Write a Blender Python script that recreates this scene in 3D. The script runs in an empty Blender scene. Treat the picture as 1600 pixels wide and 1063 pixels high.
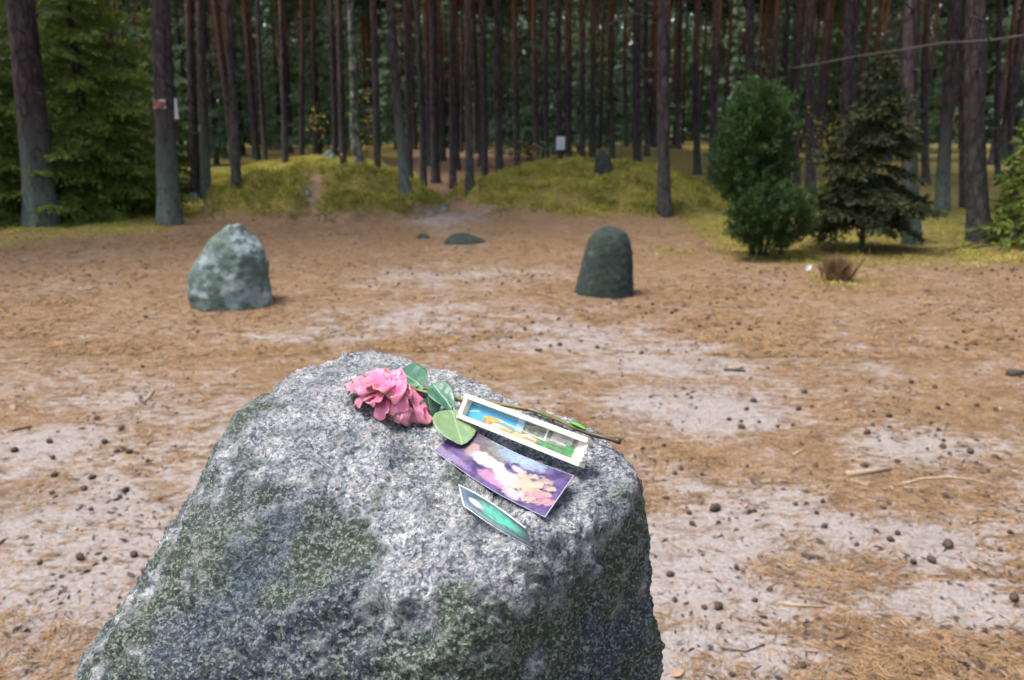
import bpy, math, random
import numpy as np
from mathutils import Vector, Matrix
from mathutils.bvhtree import BVHTree

random.seed(7)
RNG = np.random.default_rng(7)
scn = bpy.context.scene
COL = scn.collection

# ------------------------------------------------------------------ camera, sky, sun, exposure
F = 1244.0                                   # focal length in photo pixels (photo is 1600 x 1063)
PITCH = math.atan(336.5 / F)                 # horizon at photo row 195
CAM = np.array([0.0, 0.0, 1.45])
cd = bpy.data.cameras.new('camera'); cam = bpy.data.objects.new('camera', cd); COL.objects.link(cam)
cam.location = CAM; cam.rotation_euler = (math.pi / 2 - PITCH, 0, 0)
cd.sensor_width = 36; cd.lens = 36 * F / 1600; cd.clip_start = .02; cd.clip_end = 1500
cd.dof.use_dof = True; cd.dof.focus_distance = .70; cd.dof.aperture_fstop = 9.5
scn.camera = cam

SUN_EL, SUN_AZ = math.radians(67), math.radians(-105)    # azimuth from +Y towards +X: soft light from the left, over the open clearing
w = bpy.data.worlds.new('World'); scn.world = w; w.use_nodes = True
nt = w.node_tree; bg = nt.nodes['Background']
sky = nt.nodes.new('ShaderNodeTexSky'); sky.sky_type = 'NISHITA'; sky.sun_disc = False
sky.sun_elevation = SUN_EL; sky.sun_rotation = SUN_AZ; sky.air_density = 1.0; sky.dust_density = 4.0; sky.ozone_density = 1.0
hs = nt.nodes.new('ShaderNodeHueSaturation'); hs.inputs['Saturation'].default_value = .75
nt.links.new(sky.outputs[0], hs.inputs['Color']); nt.links.new(hs.outputs[0], bg.inputs[0])
bg.inputs[1].default_value = .15
sd = bpy.data.lights.new('sun', 'SUN'); sd.energy = 1.3; sd.angle = math.radians(18); sd.color = (1, .985, .95)
sun = bpy.data.objects.new('sun', sd); COL.objects.link(sun)
sdir = Vector((math.sin(SUN_AZ) * math.cos(SUN_EL), math.cos(SUN_AZ) * math.cos(SUN_EL), math.sin(SUN_EL)))
sun.rotation_euler = sdir.to_track_quat('Z', 'Y').to_euler(); sun.location = (0, 0, 30)
scn.view_settings.view_transform = 'Standard'; scn.view_settings.look = 'None'
scn.view_settings.gamma = 1; scn.view_settings.exposure = 1.66
scn.render.engine = 'CYCLES'
scn.cycles.use_denoising = True
scn.cycles.max_bounces = 5; scn.cycles.diffuse_bounces = 3; scn.cycles.glossy_bounces = 2; scn.cycles.transmission_bounces = 2
scn.cycles.caustics_reflective = False; scn.cycles.caustics_refractive = False

# ------------------------------------------------------------------ pixel rays
FW = np.array([0, math.cos(PITCH), -math.sin(PITCH)]); UP = np.array([0, math.sin(PITCH), math.cos(PITCH)]); RT = np.array([1., 0, 0])
def ray(x, y): return FW + RT * (x - 800) / F + UP * (531.5 - y) / F
def at(x, y, t): return CAM + t * ray(x, y)
def to_px(P):
    d = np.asarray(P) - CAM; t = d @ FW
    return 800 + F * (d @ RT) / t, 531.5 - F * (d @ UP) / t, t

# ------------------------------------------------------------------ noise
_pr = np.random.default_rng(11)
_perm = np.tile(_pr.permutation(256), 3)
_g = _pr.normal(size=(256, 3)); _g /= np.linalg.norm(_g, axis=1)[:, None]
def pn(P):
    P = np.asarray(P, float); i = np.floor(P).astype(int); f = P - i; i &= 255
    u = f * f * f * (f * (f * 6 - 15) + 10); out = 0
    for dx in (0, 1):
        for dy in (0, 1):
            for dz in (0, 1):
                h = _perm[_perm[_perm[i[:, 0] + dx] + i[:, 1] + dy] + i[:, 2] + dz]
                d = (_g[h] * (f - (dx, dy, dz))).sum(1)
                wt = (u[:, 0] if dx else 1 - u[:, 0]) * (u[:, 1] if dy else 1 - u[:, 1]) * (u[:, 2] if dz else 1 - u[:, 2])
                out = out + wt * d
    return out * 1.5
def fbm(P, octs=4, gain=.5):
    s = 0; a = 1; P = np.asarray(P, float)
    for k in range(octs): s = s + a * pn(P * 2 ** k + 17.3 * k); a *= gain
    return s
def n2(x, y, s, o=1, off=0.0):
    return fbm(np.stack([np.ravel(x) * s + off, np.ravel(y) * s + off * .7, np.full(np.size(x), 3.7 + off)], 1), o).reshape(np.shape(x))

# ------------------------------------------------------------------ mesh + object helpers
def mesh(name, V, faces, smooth=False, colors=None):
    """V (n,3); faces: (m,k) int array or list of such arrays"""
    if not isinstance(faces, list): faces = [faces]
    faces = [np.asarray(f, np.int32) for f in faces if len(f)]
    me = bpy.data.meshes.new(name)
    V = np.asarray(V, np.float32)
    me.vertices.add(len(V)); me.vertices.foreach_set('co', V.ravel())
    loops = np.concatenate([f.ravel() for f in faces]); cnt = np.concatenate([np.full(len(f), f.shape[1], np.int32) for f in faces])
    me.loops.add(len(loops)); me.loops.foreach_set('vertex_index', loops)
    me.polygons.add(len(cnt)); me.polygons.foreach_set('loop_start', np.concatenate([[0], np.cumsum(cnt)[:-1]]).astype(np.int32))
    if smooth: me.polygons.foreach_set('use_smooth', np.ones(len(cnt), bool))
    if colors is not None:
        a = me.color_attributes.new('paint', 'FLOAT_COLOR', 'POINT')
        c = np.ones((len(V), 4), np.float32); c[:, :3] = colors; a.data.foreach_set('color', c.ravel())
    me.update(); me.validate()
    return me
def attr(me, name, vals):
    a = me.attributes.new(name, 'FLOAT', 'POINT'); a.data.foreach_set('value', np.asarray(vals, np.float32).ravel())
def obj(name, me, mat=None, parent=None):
    o = bpy.data.objects.new(name, me); COL.objects.link(o)
    if mat is not None and me is not None and not me.materials: me.materials.append(mat)
    if parent is not None: o.parent = parent
    return o
def tag(o, label, cat=None, group=None, kind=None):
    if label: o['label'] = label
    if cat: o['category'] = cat
    if group: o['group'] = group
    if kind: o['kind'] = kind
    return o
def empty(name, loc, label, cat, group=None):
    o = bpy.data.objects.new(name, None); COL.objects.link(o); o.location = loc; o.empty_display_size = .1
    return tag(o, label, cat, group)
def grid_faces(nu, nv, wrap=False):
    a = np.arange(nu * nv).reshape(nu, nv)
    if wrap: b = np.roll(a, -1, 1); return np.stack([a[:-1].ravel(), b[:-1].ravel(), b[1:].ravel(), a[1:].ravel()], 1)
    return np.stack([a[:-1, :-1].ravel(), a[:-1, 1:].ravel(), a[1:, 1:].ravel(), a[1:, :-1].ravel()], 1)
def tube(path, rad, seg=8, cap=True):
    path = np.asarray(path, float); n = len(path); rad = np.broadcast_to(rad, n)
    tan = np.gradient(path, axis=0); tan /= np.linalg.norm(tan, axis=1)[:, None] + 1e-12
    ref = np.array([0, 0, 1.]) if abs(tan[:, 2]).mean() < .8 else np.array([1., 0, 0])
    a = np.cross(tan, ref); a /= np.linalg.norm(a, axis=1)[:, None] + 1e-12; b = np.cross(tan, a)
    th = np.linspace(0, 2 * math.pi, seg, endpoint=False)
    V = path[:, None] + rad[:, None, None] * (np.cos(th)[None, :, None] * a[:, None] + np.sin(th)[None, :, None] * b[:, None])
    V = V.reshape(-1, 3); Fc = [grid_faces(n, seg, True)]
    if cap:
        Fc += [np.arange(seg)[None, ::-1], (np.arange(seg) + (n - 1) * seg)[None]]
    return V, Fc
def join(parts):
    Vs, Fs, o = [], {}, 0
    for V, Fc in parts:
        for f in (Fc if isinstance(Fc, list) else [Fc]):
            f = np.asarray(f)
            if len(f): Fs.setdefault(f.shape[1], []).append(f + o)
        Vs.append(V); o += len(V)
    return np.concatenate(Vs), [np.concatenate(v) for v in Fs.values()]
def blades(P, D, L, Wd, droop=0.0, rng=RNG):
    """flat lance-shaped blades: base P, direction D, length L, width Wd -> quads (diamond)"""
    n = len(P); D = D / (np.linalg.norm(D, axis=1)[:, None] + 1e-9)
    r = rng.normal(size=(n, 3)); S = np.cross(D, r); S /= np.linalg.norm(S, axis=1)[:, None] + 1e-9
    L = np.broadcast_to(L, n)[:, None]; Wd = np.broadcast_to(Wd, n)[:, None]
    tip = P + D * L; tip[:, 2] -= droop * L[:, 0]
    mid = P + D * L * .45
    V = np.stack([P, mid + S * Wd / 2, tip, mid - S * Wd / 2], 1).reshape(-1, 3)
    return V, np.arange(4 * n).reshape(n, 4)

# ------------------------------------------------------------------ material helpers
class NT:
    def __init__(s, name, rough=.9, spec=.2):
        s.m = bpy.data.materials.new(name); s.m.use_nodes = True; s.t = s.m.node_tree; s.b = s.t.nodes['Principled BSDF']
        s.b.inputs['Roughness'].default_value = rough; s.b.inputs['Specular IOR Level'].default_value = spec
        s.co = None
    def n(s, typ, **kw):
        x = s.t.nodes.new(typ)
        for k, v in kw.items(): setattr(x, k, v)
        return x
    def set(s, sock, v):
        if hasattr(v, 'is_linked') or isinstance(v, bpy.types.NodeSocket): s.t.links.new(v, sock)
        elif isinstance(v, (tuple, list)): sock.default_value = (*v, 1) if len(v) == 3 and sock.type == 'RGBA' else v
        else: sock.default_value = v
    def coord(s, scale=(1, 1, 1), kind='Object'):
        c = s.n('ShaderNodeTexCoord'); mp = s.n('ShaderNodeMapping'); mp.inputs['Scale'].default_value = scale
        s.t.links.new(c.outputs[kind], mp.inputs[0]); return mp.outputs[0]
    def geo(s, scale=(1, 1, 1)):
        c = s.n('ShaderNodeNewGeometry'); mp = s.n('ShaderNodeMapping'); mp.inputs['Scale'].default_value = scale
        s.t.links.new(c.outputs['Position'], mp.inputs[0]); return mp.outputs[0]
    def noise(s, scale, detail=4, rough=.55, co=None, out='Fac', dist=0):
        x = s.n('ShaderNodeTexNoise'); x.inputs['Scale'].default_value = scale; x.inputs['Detail'].default_value = detail; x.inputs['Roughness'].default_value = rough
        x.inputs['Distortion'].default_value = dist
        if co is not None: s.t.links.new(co, x.inputs['Vector'])
        return x.outputs[out]
    def voro(s, scale, co=None, out='Color', feature='F1', rnd=1):
        x = s.n('ShaderNodeTexVoronoi', feature=feature); x.inputs['Scale'].default_value = scale; x.inputs['Randomness'].default_value = rnd
        if co is not None: s.t.links.new(co, x.inputs['Vector'])
        return x.outputs[out]
    def ramp(s, fac, stops, interp='LINEAR'):
        x = s.n('ShaderNodeValToRGB'); x.color_ramp.interpolation = interp; e = x.color_ramp.elements
        while len(e) < len(stops): e.new(.5)
        for q, (p, c) in zip(e, stops):
            q.position = p; q.color = (*c, 1) if isinstance(c, tuple) else (c, c, c, 1)
        s.t.links.new(fac, x.inputs[0]); return x.outputs[0]
    def mix(s, fac, a, b, blend='MIX'):
        x = s.n('ShaderNodeMix', data_type='RGBA', blend_type=blend)
        s.set(x.inputs[0], fac); s.set(x.inputs[6], a); s.set(x.inputs[7], b); return x.outputs[2]
    def math(s, op, a, b=0.0, clamp=False):
        x = s.n('ShaderNodeMath', operation=op); x.use_clamp = clamp; s.set(x.inputs[0], a); s.set(x.inputs[1], b); return x.outputs[0]
    def attr(s, name, out='Fac'):
        x = s.n('ShaderNodeAttribute'); x.attribute_name = name; return x.outputs[out]
    def sep(s, co):
        x = s.n('ShaderNodeSeparateXYZ'); s.t.links.new(co, x.inputs[0]); return x.outputs
    def rnd(s): return s.n('ShaderNodeObjectInfo').outputs['Random']
    def color(s, v): s.set(s.b.inputs['Base Color'], v)
    def bump(s, h, strength=.3, dist=.01):
        x = s.n('ShaderNodeBump'); x.inputs['Strength'].default_value = strength; x.inputs['Distance'].default_value = dist
        s.t.links.new(h, x.inputs['Height']); s.t.links.new(x.outputs[0], s.b.inputs['Normal'])
def plain(name, col, rough=.85, var=.25, scale=40., spec=.2):
    s = NT(name, rough, spec); f = s.noise(scale, 3, .6, s.coord())
    s.color(s.mix(f, tuple(c * (1 - var) for c in col), tuple(min(1, c * (1 + var)) for c in col))); return s.m

# ---- granite of the hero boulder
s = NT('granite', .88, .25); co = s.coord()
sp = s.voro(430, s.coord((1, 1, 1)), 'Color'); spv = s.sep(sp)[0]
spb = s.sep(s.voro(300, co, 'Color'))[1]
f1 = s.noise(75, 6, .75, co); f2 = s.noise(9, 4, .6, co); f3 = s.noise(22, 6, .7, co); f0 = s.noise(260, 3, .7, co)
f4 = s.noise(6.5, 4, .6, co)
f5 = s.noise(34, 5, .7, s.coord((1, .8, 1.25)))
g_ = s.math('ADD', s.math('ADD', s.math('MULTIPLY', spv, .24), s.math('MULTIPLY', f5, .50)), s.math('ADD', s.math('MULTIPLY', f0, .34), s.math('MULTIPLY', f1, .52)))
grain = s.ramp(g_, [(.58, (.024, .031, .045)), (.69, (.085, .10, .125)), (.78, (.175, .190, .205)), (.89, (.32, .332, .34)), (1, (.54, .54, .54))])
grain = s.mix(s.ramp(spb, [(.0, 0.), (.74, 0.), (.82, .4), (1, .5)]), grain, (.37, .33, .31))
grain = s.mix(s.ramp(spb, [(.0, .5), (.12, .35), (.2, 0.), (1, 0.)]), grain, (.035, .045, .065))
grain = s.mix(s.ramp(f3, [(.54, 0.), (.72, .22)]), grain, (.42, .365, .345))
lich_shade = s.attr('lichen')                      # crust lichen plus painted shade on the side faces and in pits
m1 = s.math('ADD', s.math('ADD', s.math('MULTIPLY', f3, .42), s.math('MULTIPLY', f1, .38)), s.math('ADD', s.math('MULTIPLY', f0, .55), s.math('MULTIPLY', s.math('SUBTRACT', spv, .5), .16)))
m1 = s.math('ADD', m1, lich_shade)
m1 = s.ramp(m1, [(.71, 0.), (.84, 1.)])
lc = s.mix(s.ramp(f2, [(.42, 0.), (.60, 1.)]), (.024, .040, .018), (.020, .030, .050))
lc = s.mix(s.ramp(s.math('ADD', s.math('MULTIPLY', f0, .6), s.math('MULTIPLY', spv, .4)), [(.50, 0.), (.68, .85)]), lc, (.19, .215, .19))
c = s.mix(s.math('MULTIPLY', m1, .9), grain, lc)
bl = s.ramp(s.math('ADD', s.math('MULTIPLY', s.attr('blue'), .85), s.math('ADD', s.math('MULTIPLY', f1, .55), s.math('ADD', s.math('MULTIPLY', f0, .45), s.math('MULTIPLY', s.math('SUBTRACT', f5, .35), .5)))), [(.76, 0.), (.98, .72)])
c = s.mix(bl, c, s.mix(s.ramp(f0, [(.45, 0.), (.68, 1.)]), (.030, .046, .080), (.17, .20, .25)))           # blue-grey patches, with the slope's bluish shade painted in
yl = s.ramp(s.noise(70, 3, .6, s.coord((1, 1.3, 1))), [(.745, 0.), (.78, 1.)])
c = s.mix(s.math('MULTIPLY', yl, .7), c, (.20, .19, .03))
s.color(c)
s.bump(s.math('ADD', s.math('MULTIPLY', f1, .8), s.math('ADD', s.math('MULTIPLY', spv, .35), f0)), .9, .005)
GRANITE = s.m

def stone_mat(name, base, dark, pale, amount):
    s = NT(name, .92, .2); co = s.coord()
    a = s.noise(5, 6, .65, co); b = s.noise(22, 5, .7, co); d = s.noise(60, 3, .6, co)
    c = s.mix(s.ramp(b, [(.35, 0.), (.7, 1.)]), dark, base)
    c = s.mix(s.ramp(s.math('ADD', s.math('MULTIPLY', a, .8), s.math('MULTIPLY', b, .35)), [(amount, 0.), (amount + .09, .9)]), c, pale)
    c = s.mix(s.ramp(d, [(.55, 0.), (.75, .5)]), c, dark)
    s.color(c); s.bump(s.math('ADD', b, d), .5, .02); return s.m
STONE_PALE = stone_mat('lichen_stone', (.12, .158, .142), (.060, .090, .074), (.22, .265, .275), .565)
STONE_DARK = stone_mat('dark_stone', (.042, .056, .048), (.018, .027, .023), (.095, .12, .10), .66)

# ---- ground
s = NT('forest_floor', .95, .1); co = s.coord()
sand = s.attr('sand'); grn = s.attr('green'); path = s.attr('path')
a = s.noise(16, 6, .7, co); b = s.noise(70, 5, .75, co); d = s.noise(3.2, 5, .65, co); e = s.noise(170, 3, .7, s.coord((1, .55, 1)))
lit = s.ramp(b, [(.30, (.040, .026, .019)), (.43, (.130, .077, .042)), (.55, (.240, .152, .084)), (.75, (.38, .28, .19))])
lit = s.mix(s.ramp(d, [(.45, 0.), (.75, .35)]), lit, (.215, .14, .097), 'MIX')
lit = s.mix(s.ramp(e, [(.57, 0.), (.70, .65)]), lit, (.045, .038, .034))
sd_ = s.ramp(b, [(.30, (.12, .10, .093)), (.46, (.25, .225, .215)), (.7, (.36, .335, .335))])
sd_ = s.mix(s.ramp(a, [(.35, .5), (.6, 0.)]), sd_, (.25, .195, .165))
cl_ = s.noise(11, 7, .72, s.coord((.75, 1.5, 1)), dist=.6)
e2 = s.noise(28, 6, .75, s.coord((.55, 1.6, 1)))
sm = s.math('ADD', sand, s.math('ADD', s.math('MULTIPLY', a, .35), s.math('ADD', s.math('MULTIPLY', e2, 1.15), s.math('MULTIPLY', e, .40))))
sm = s.math('ADD', sm, s.math('MULTIPLY', s.math('SUBTRACT', cl_, .5), .9))
sm = s.ramp(s.math('MULTIPLY', sm, .5), [(.550, 0.), (.620, .95)])
lit = s.mix(s.ramp(cl_, [(.36, .8), (.49, 0.)]), lit, (.085, .058, .043))
lit = s.mix(s.ramp(cl_, [(.55, 0.), (.70, .55)]), lit, (.31, .208, .122))
sd_ = s.mix(s.ramp(cl_, [(.36, .6), (.48, 0.)]), sd_, (.13, .095, .075))
c = s.mix(sm, lit, sd_)
gr = s.ramp(a, [(.3, (.075, .068, .018)), (.55, (.20, .155, .048)), (.8, (.32, .235, .095))])
gm = s.ramp(s.math('ADD', grn, s.math('MULTIPLY', s.math('SUBTRACT', b, .5), .9)), [(.38, 0.), (.62, 1.)])
c = s.mix(gm, c, gr)
c = s.mix(path, c, s.ramp(b, [(.3, (.13, .075, .05)), (.7, (.36, .24, .18))]))
s.color(c); s.bump(s.math('ADD', b, s.math('MULTIPLY', e, .7)), .7, .012)
GROUND = s.m

# ---- wood, bark, foliage
s = NT('pine_bark', .95, .12); co = s.coord(); z = s.sep(s.coord())[2]
pl = s.voro(9, s.coord((1, 1, .28)), 'Distance', 'DISTANCE_TO_EDGE'); nn = s.noise(14, 5, .7, s.coord((1, 1, .5)))
bk = s.ramp(nn, [(.3, (.020, .016, .017)), (.55, (.060, .046, .046)), (.8, (.125, .098, .096))])
bk = s.mix(s.ramp(pl, [(.0, 1.), (.10, 0.)]), bk, (.022, .017, .017))
upz = s.math('ADD', z, s.math('MULTIPLY', s.math('SUBTRACT', s.noise(.6, 2, .5, co), .5), 3.))
upz = s.math('ADD', upz, s.math('MULTIPLY', s.rnd(), 3.5))
red = s.ramp(s.math('DIVIDE', upz, 12.), [(.40, 0.), (.85, .8)])
bk = s.mix(red, bk, s.ramp(nn, [(.3, (.12, .045, .026)), (.7, (.34, .15, .080))]))
lz = s.math('ADD', z, s.math('MULTIPLY', s.math('SUBTRACT', nn, .5), 4.2))
lm = s.ramp(s.math('DIVIDE', lz, 3.), [(.14, .62), (.55, 0.)])
lm = s.math('MULTIPLY', lm, s.sep(s.n('ShaderNodeObjectInfo').outputs['Color'])[0])
bk = s.mix(lm, bk, s.ramp(nn, [(.35, (.055, .085, .068)), (.7, (.20, .26, .22))]))
s.color(bk); s.bump(s.math('ADD', s.math('MULTIPLY', nn, .6), s.math('MINIMUM', pl, .14)), .9, .05)
BARK = s.m
s = NT('pale_mottled_bark', .9, .15); nn = s.noise(7, 4, .7, s.coord((1, 1, .8)))
s.color(s.ramp(nn, [(.35, (.02, .02, .018)), (.52, (.09, .10, .08)), (.62, (.24, .24, .20)), (.8, (.30, .30, .26))])); s.bump(nn, .5, .02); MOTTLED = s.m
DEADWOOD = plain('dead_wood', (.055, .048, .042), .9, .45, 30)
PALEWOOD = plain('pale_wood', (.30, .225, .16), .9, .5, 60)
DARKTWIG = plain('dark_twig', (.06, .048, .042), .9, .4, 50)
def leafmat(name, lo, hi, scale=1.5, trans=.25):
    s = NT(name, .7, .25); f = s.noise(scale, 4, .65, s.geo()); g = s.noise(scale * 9, 2, .6, s.geo())
    c = s.mix(s.ramp(s.math('ADD', s.math('MULTIPLY', f, .7), s.math('MULTIPLY', g, .3)), [(.32, 0.), (.68, 1.)]), lo, hi); s.color(c)
    if trans:
        tr = s.n('ShaderNodeBsdfTranslucent'); s.t.links.new(c, tr.inputs[0]); mx = s.n('ShaderNodeMixShader'); mx.inputs[0].default_value = trans
        s.t.links.new(s.b.outputs[0], mx.inputs[1]); s.t.links.new(tr.outputs[0], mx.inputs[2])
        s.t.links.new(mx.outputs[0], s.t.nodes['Material Output'].inputs[0])
    return s.m
PINE_LEAF = leafmat('pine_needles', (.028, .060, .042), (.070, .118, .080))
FAR_LEAF_LIT = leafmat('far_needles_lit', (.075, .125, .075), (.17, .25, .14), .5)  # lighter than the near needles: haze and edge light put into the colour
SPRUCE_LEAF = leafmat('spruce_needles', (.040, .078, .016), (.185, .225, .036), 2.2)
SPRUCE_DARK = leafmat('dark_spruce_needles', (.018, .026, .012), (.055, .062, .022), 3)
JUNIPER_LEAF = leafmat('juniper_needles', (.016, .040, .012), (.058, .112, .028), 5)
YELLOW_LEAF = leafmat('yellow_leaves', (.28, .20, .02), (.50, .38, .05), 9, .4)
GRASS = leafmat('mound_grass', (.11, .13, .016), (.62, .55, .115), 2.6, .4)
NEEDLE = leafmat('fallen_needles', (.088, .053, .028), (.35, .212, .102), 14, 0)
CONE = plain('pine_cone_scales', (.065, .046, .036), .85, .6, 60)
DRY_LEAF = plain('dry_leaf', (.30, .19, .125), .85, .45, 25)
PAPER = plain('white_paper', (.36, .37, .36), .7, .06, 20)

# ------------------------------------------------------------------ terrain
MOUNDS = [(-3.2, 13.9, 2.05, 2.1, .68, .75), (-5.3, 21.5, 3.0, 3.2, .58, 1.1), (1.45, 15.6, 2.75, 3.3, .74, .9), (4.6, 29, 4.5, 3.5, .7, 1.2), (-8.5, 19.0, 3.5, 4.5, .35, 1.2)]
def mound_f(x, y):
    z = 0; m = 0
    for cx, cy, rx, ry, h, p in MOUNDS:
        r2 = ((x - cx) / rx) ** 2 + ((y - cy) / ry) ** 2
        q = np.maximum(0, 1 - r2); z = np.maximum(z, h * q ** p); m = np.maximum(m, np.clip(q * 5, 0, 1))
    return z, m
def path_f(x, y):
    d = np.abs(x - (-3.15 + .12 * np.sin(y * 2.2) + .02 * (y - 12)))
    return np.clip(1.25 - d / .16, 0, 1) * ((y > 11.6) & (y < 15.0))
def terr(x, y):
    x = np.asarray(x, float); y = np.asarray(y, float)
    z, m = mound_f(x, y); p = path_f(x, y)
    lump = n2(x, y, 1.9, 3, 4.) * .10 + np.abs(n2(x, y, 4.2, 2, 9.)) * .06
    z = z + m * np.where((y < 18) & (x < -.6), 2.0, .7) * lump * (1 - p) - .07 * p * m
    return z + .05 * n2(x, y, .35, 2, 1.) + .014 * n2(x, y, 2.6, 2, 2.) * np.clip(1.3 - m, .3, 1)
def terr1(x, y): return float(terr(np.array([x]), np.array([y]))[0])
def hit_ground(px, py):
    d = ray(px, py); ts = 1.2 * 1.006 ** np.arange(720); P = CAM + ts[:, None] * d
    g = P[:, 2] - terr(P[:, 0], P[:, 1]); k = np.argmax(g < 0)
    if g[k] >= 0: k = len(ts) - 1
    k = max(k, 1); f = g[k - 1] / (g[k - 1] - g[k] + 1e-9); t = ts[k - 1] + (ts[k] - ts[k - 1]) * f
    p = CAM + t * d; p[2] = terr1(p[0], p[1]); return p
def at_depth(px, Y):
    z = terr1((px - 800) / F * Y, Y); t = (np.array([0, Y, z]) - CAM) @ FW; X = (px - 800) / F * t
    return np.array([X, Y, terr1(X, Y)])

# bare sandy patches: (photo x, y, half-width px, half-height px, strength)
SAND = [(1090, 640, 130, 40, .50), (1040, 560, 150, 28, .28), (1420, 700, 120, 32, .30), (1390, 840, 150, 42, .34), (1480, 950, 160, 40, .30), (1120, 880, 130, 80, .30), (1130, 1040, 160, 60, .34),
        (1180, 780, 130, 45, .18), (880, 525, 150, 24, .27), (160, 820, 300, 120, .22), (90, 960, 220, 100, .24), (330, 640, 260, 50, .14), (60, 720, 170, 60, .18), (560, 520, 160, 24, .2), (720, 490, 230, 26, .20), (600, 435, 160, 18, .16), (780, 430, 130, 16, .18), (700, 340, 70, 18, .26), (250, 1000, 120, 90, .22)]
SANDW = []
for (x, y, hw, hh, st) in SAND:
    c = hit_ground(x, y); c1 = hit_ground(x + hw, y); c2 = hit_ground(x, y - hh); SANDW.append((c[0], c[1], abs(c1[0] - c[0]), abs(c2[1] - c[1]), st))
GREENP = []
for (px, py, hw, hh, st) in [(230, 580, 130, 40, .34), (1510, 530, 120, 25, .34), (1310, 445, 110, 14, .5), (100, 640, 90, 25, .28), (1390, 520, 60, 12, .25), (1050, 395, 90, 18, .45), (60, 375, 160, 22, .5)]:
    c = hit_ground(px, py); c1 = hit_ground(px + hw, py); c2 = hit_ground(px, py - hh); GREENP.append((c[0], c[1], abs(c1[0] - c[0]), abs(c2[1] - c[1]), st))
def sand_f(x, y):
    s_ = np.zeros(np.shape(x))
    for cx, cy, rx, ry, st in SANDW: s_ = np.maximum(s_, st * np.exp(-(((x - cx) / rx) ** 2 + ((y - cy) / ry) ** 2) ** 1.4))
    s_ = s_ + .13 * n2(x, y, 1.1, 3, 5.) + .10 * n2(x * .8, y, 3.5, 2, 6.)
    return s_ + .055 + .09 * np.clip((6.5 - y) / 6, -1.2, 1)
def green_f(x, y):
    _, m = mound_f(x, y)
    g = m * .95
    g = np.maximum(g, .74 * np.clip((y - 7.4) / 1.5, 0, 1) * np.clip((x - 1.9) / 1.0, 0, 1))        # grassy apron right of the right mound
    g = np.maximum(g, .66 * np.clip((y - 10.0) / 1.2, 0, 1) * np.clip((-4.6 - x) / .6, 0, 1))       # under the left-hand trees
    g = np.maximum(g, .6 * np.exp(-(((x - 3.2) / .8) ** 2 + ((y - 7.7) / .45) ** 2)))
    for cx, cy, rx, ry, st in GREENP: g = np.maximum(g, st * np.exp(-((x - cx) / rx) ** 2 - ((y - cy) / ry) ** 2))
    far = np.clip((y - 19) / 6, 0, 1); g = np.maximum(g, far * .22)
    gap = np.exp(-((x + .089 * y) / 1.1) ** 2) * (y > 11); g = g * (1 - .9 * gap * np.clip(1 - m * 1.2, 0, 1))
    return g + .16 * n2(x, y, .9, 3, 7.) - .03

def sspace(lo, hi, c, n, k):
    u = np.linspace(math.asinh((lo - c) * k), math.asinh((hi - c) * k), n); return c + np.sinh(u) / k
gx = sspace(-420, 420, 0, 430, 1.1); gy = sspace(-200, 500, 4, 470, .8)
GX, GY = np.meshgrid(gx, gy, indexing='ij'); GZ = terr(GX, GY)
me = mesh('ground', np.stack([GX, GY, GZ], -1).reshape(-1, 3), grid_faces(len(gx), len(gy))[:, ::-1], True)
attr(me, 'sand', sand_f(GX, GY)); attr(me, 'green', green_f(GX, GY)); attr(me, 'path', path_f(GX, GY) * mound_f(GX, GY)[1] * .85)
ground = obj('ground', me, GROUND); tag(ground, 'needle littered sandy forest floor with low grassy mounds', kind='structure')

# ------------------------------------------------------------------ hero boulder
PL = np.array([[-0.059, -0.112, 0.992, 0.271], [-0.856, -0.074, 0.512, 0.304], [-0.512, -0.617, 0.597, 0.25], [0.718, -0.695, 0.034, 0.198], [0.979, -0.029, 0.2, 0.254],
               [0.721, 0.684, 0.113, 0.189], [-0.58, 0.783, 0.225, 0.378], [-0.104, -0.982, 0.159, 0.228], [0, 0, -1, 1.06]])
BC = np.array([-.09, .68, .88])
def rock_base(D, p=19.0):
    s_ = np.zeros(len(D))
    for r in PL: s_ += np.maximum(0, D @ r[:3] / r[3]) ** p
    return s_ ** (-1 / p)
def disc_dirs(n, w_dir, power=1.0):
    g = np.linspace(-1, 1, n); a, b = np.meshgrid(g, g, indexing='ij')
    r = np.maximum(abs(a), abs(b)); big = abs(a) >= abs(b)
    with np.errstate(divide='ignore', invalid='ignore'):
        ph = np.where(big, np.pi / 4 * np.nan_to_num(b / a) + np.where(a < 0, np.pi, 0), np.pi / 2 - np.pi / 4 * np.nan_to_num(a / b) + np.where(b < 0, np.pi, 0))
    th = np.pi * r ** power
    w_ = np.array(w_dir, float); w_ /= np.linalg.norm(w_); u_ = np.cross(w_, [1, 0, 0]); u_ /= np.linalg.norm(u_); v_ = np.cross(w_, u_)
    D = np.cos(th)[..., None] * w_ + np.sin(th)[..., None] * (np.cos(ph)[..., None] * u_ + np.sin(ph)[..., None] * v_)
    return D.reshape(-1, 3)
NB = 720
D = disc_dirs(NB, (0, -.62, .78), 1.12)
V = BC + D * rock_base(D)[:, None]
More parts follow.
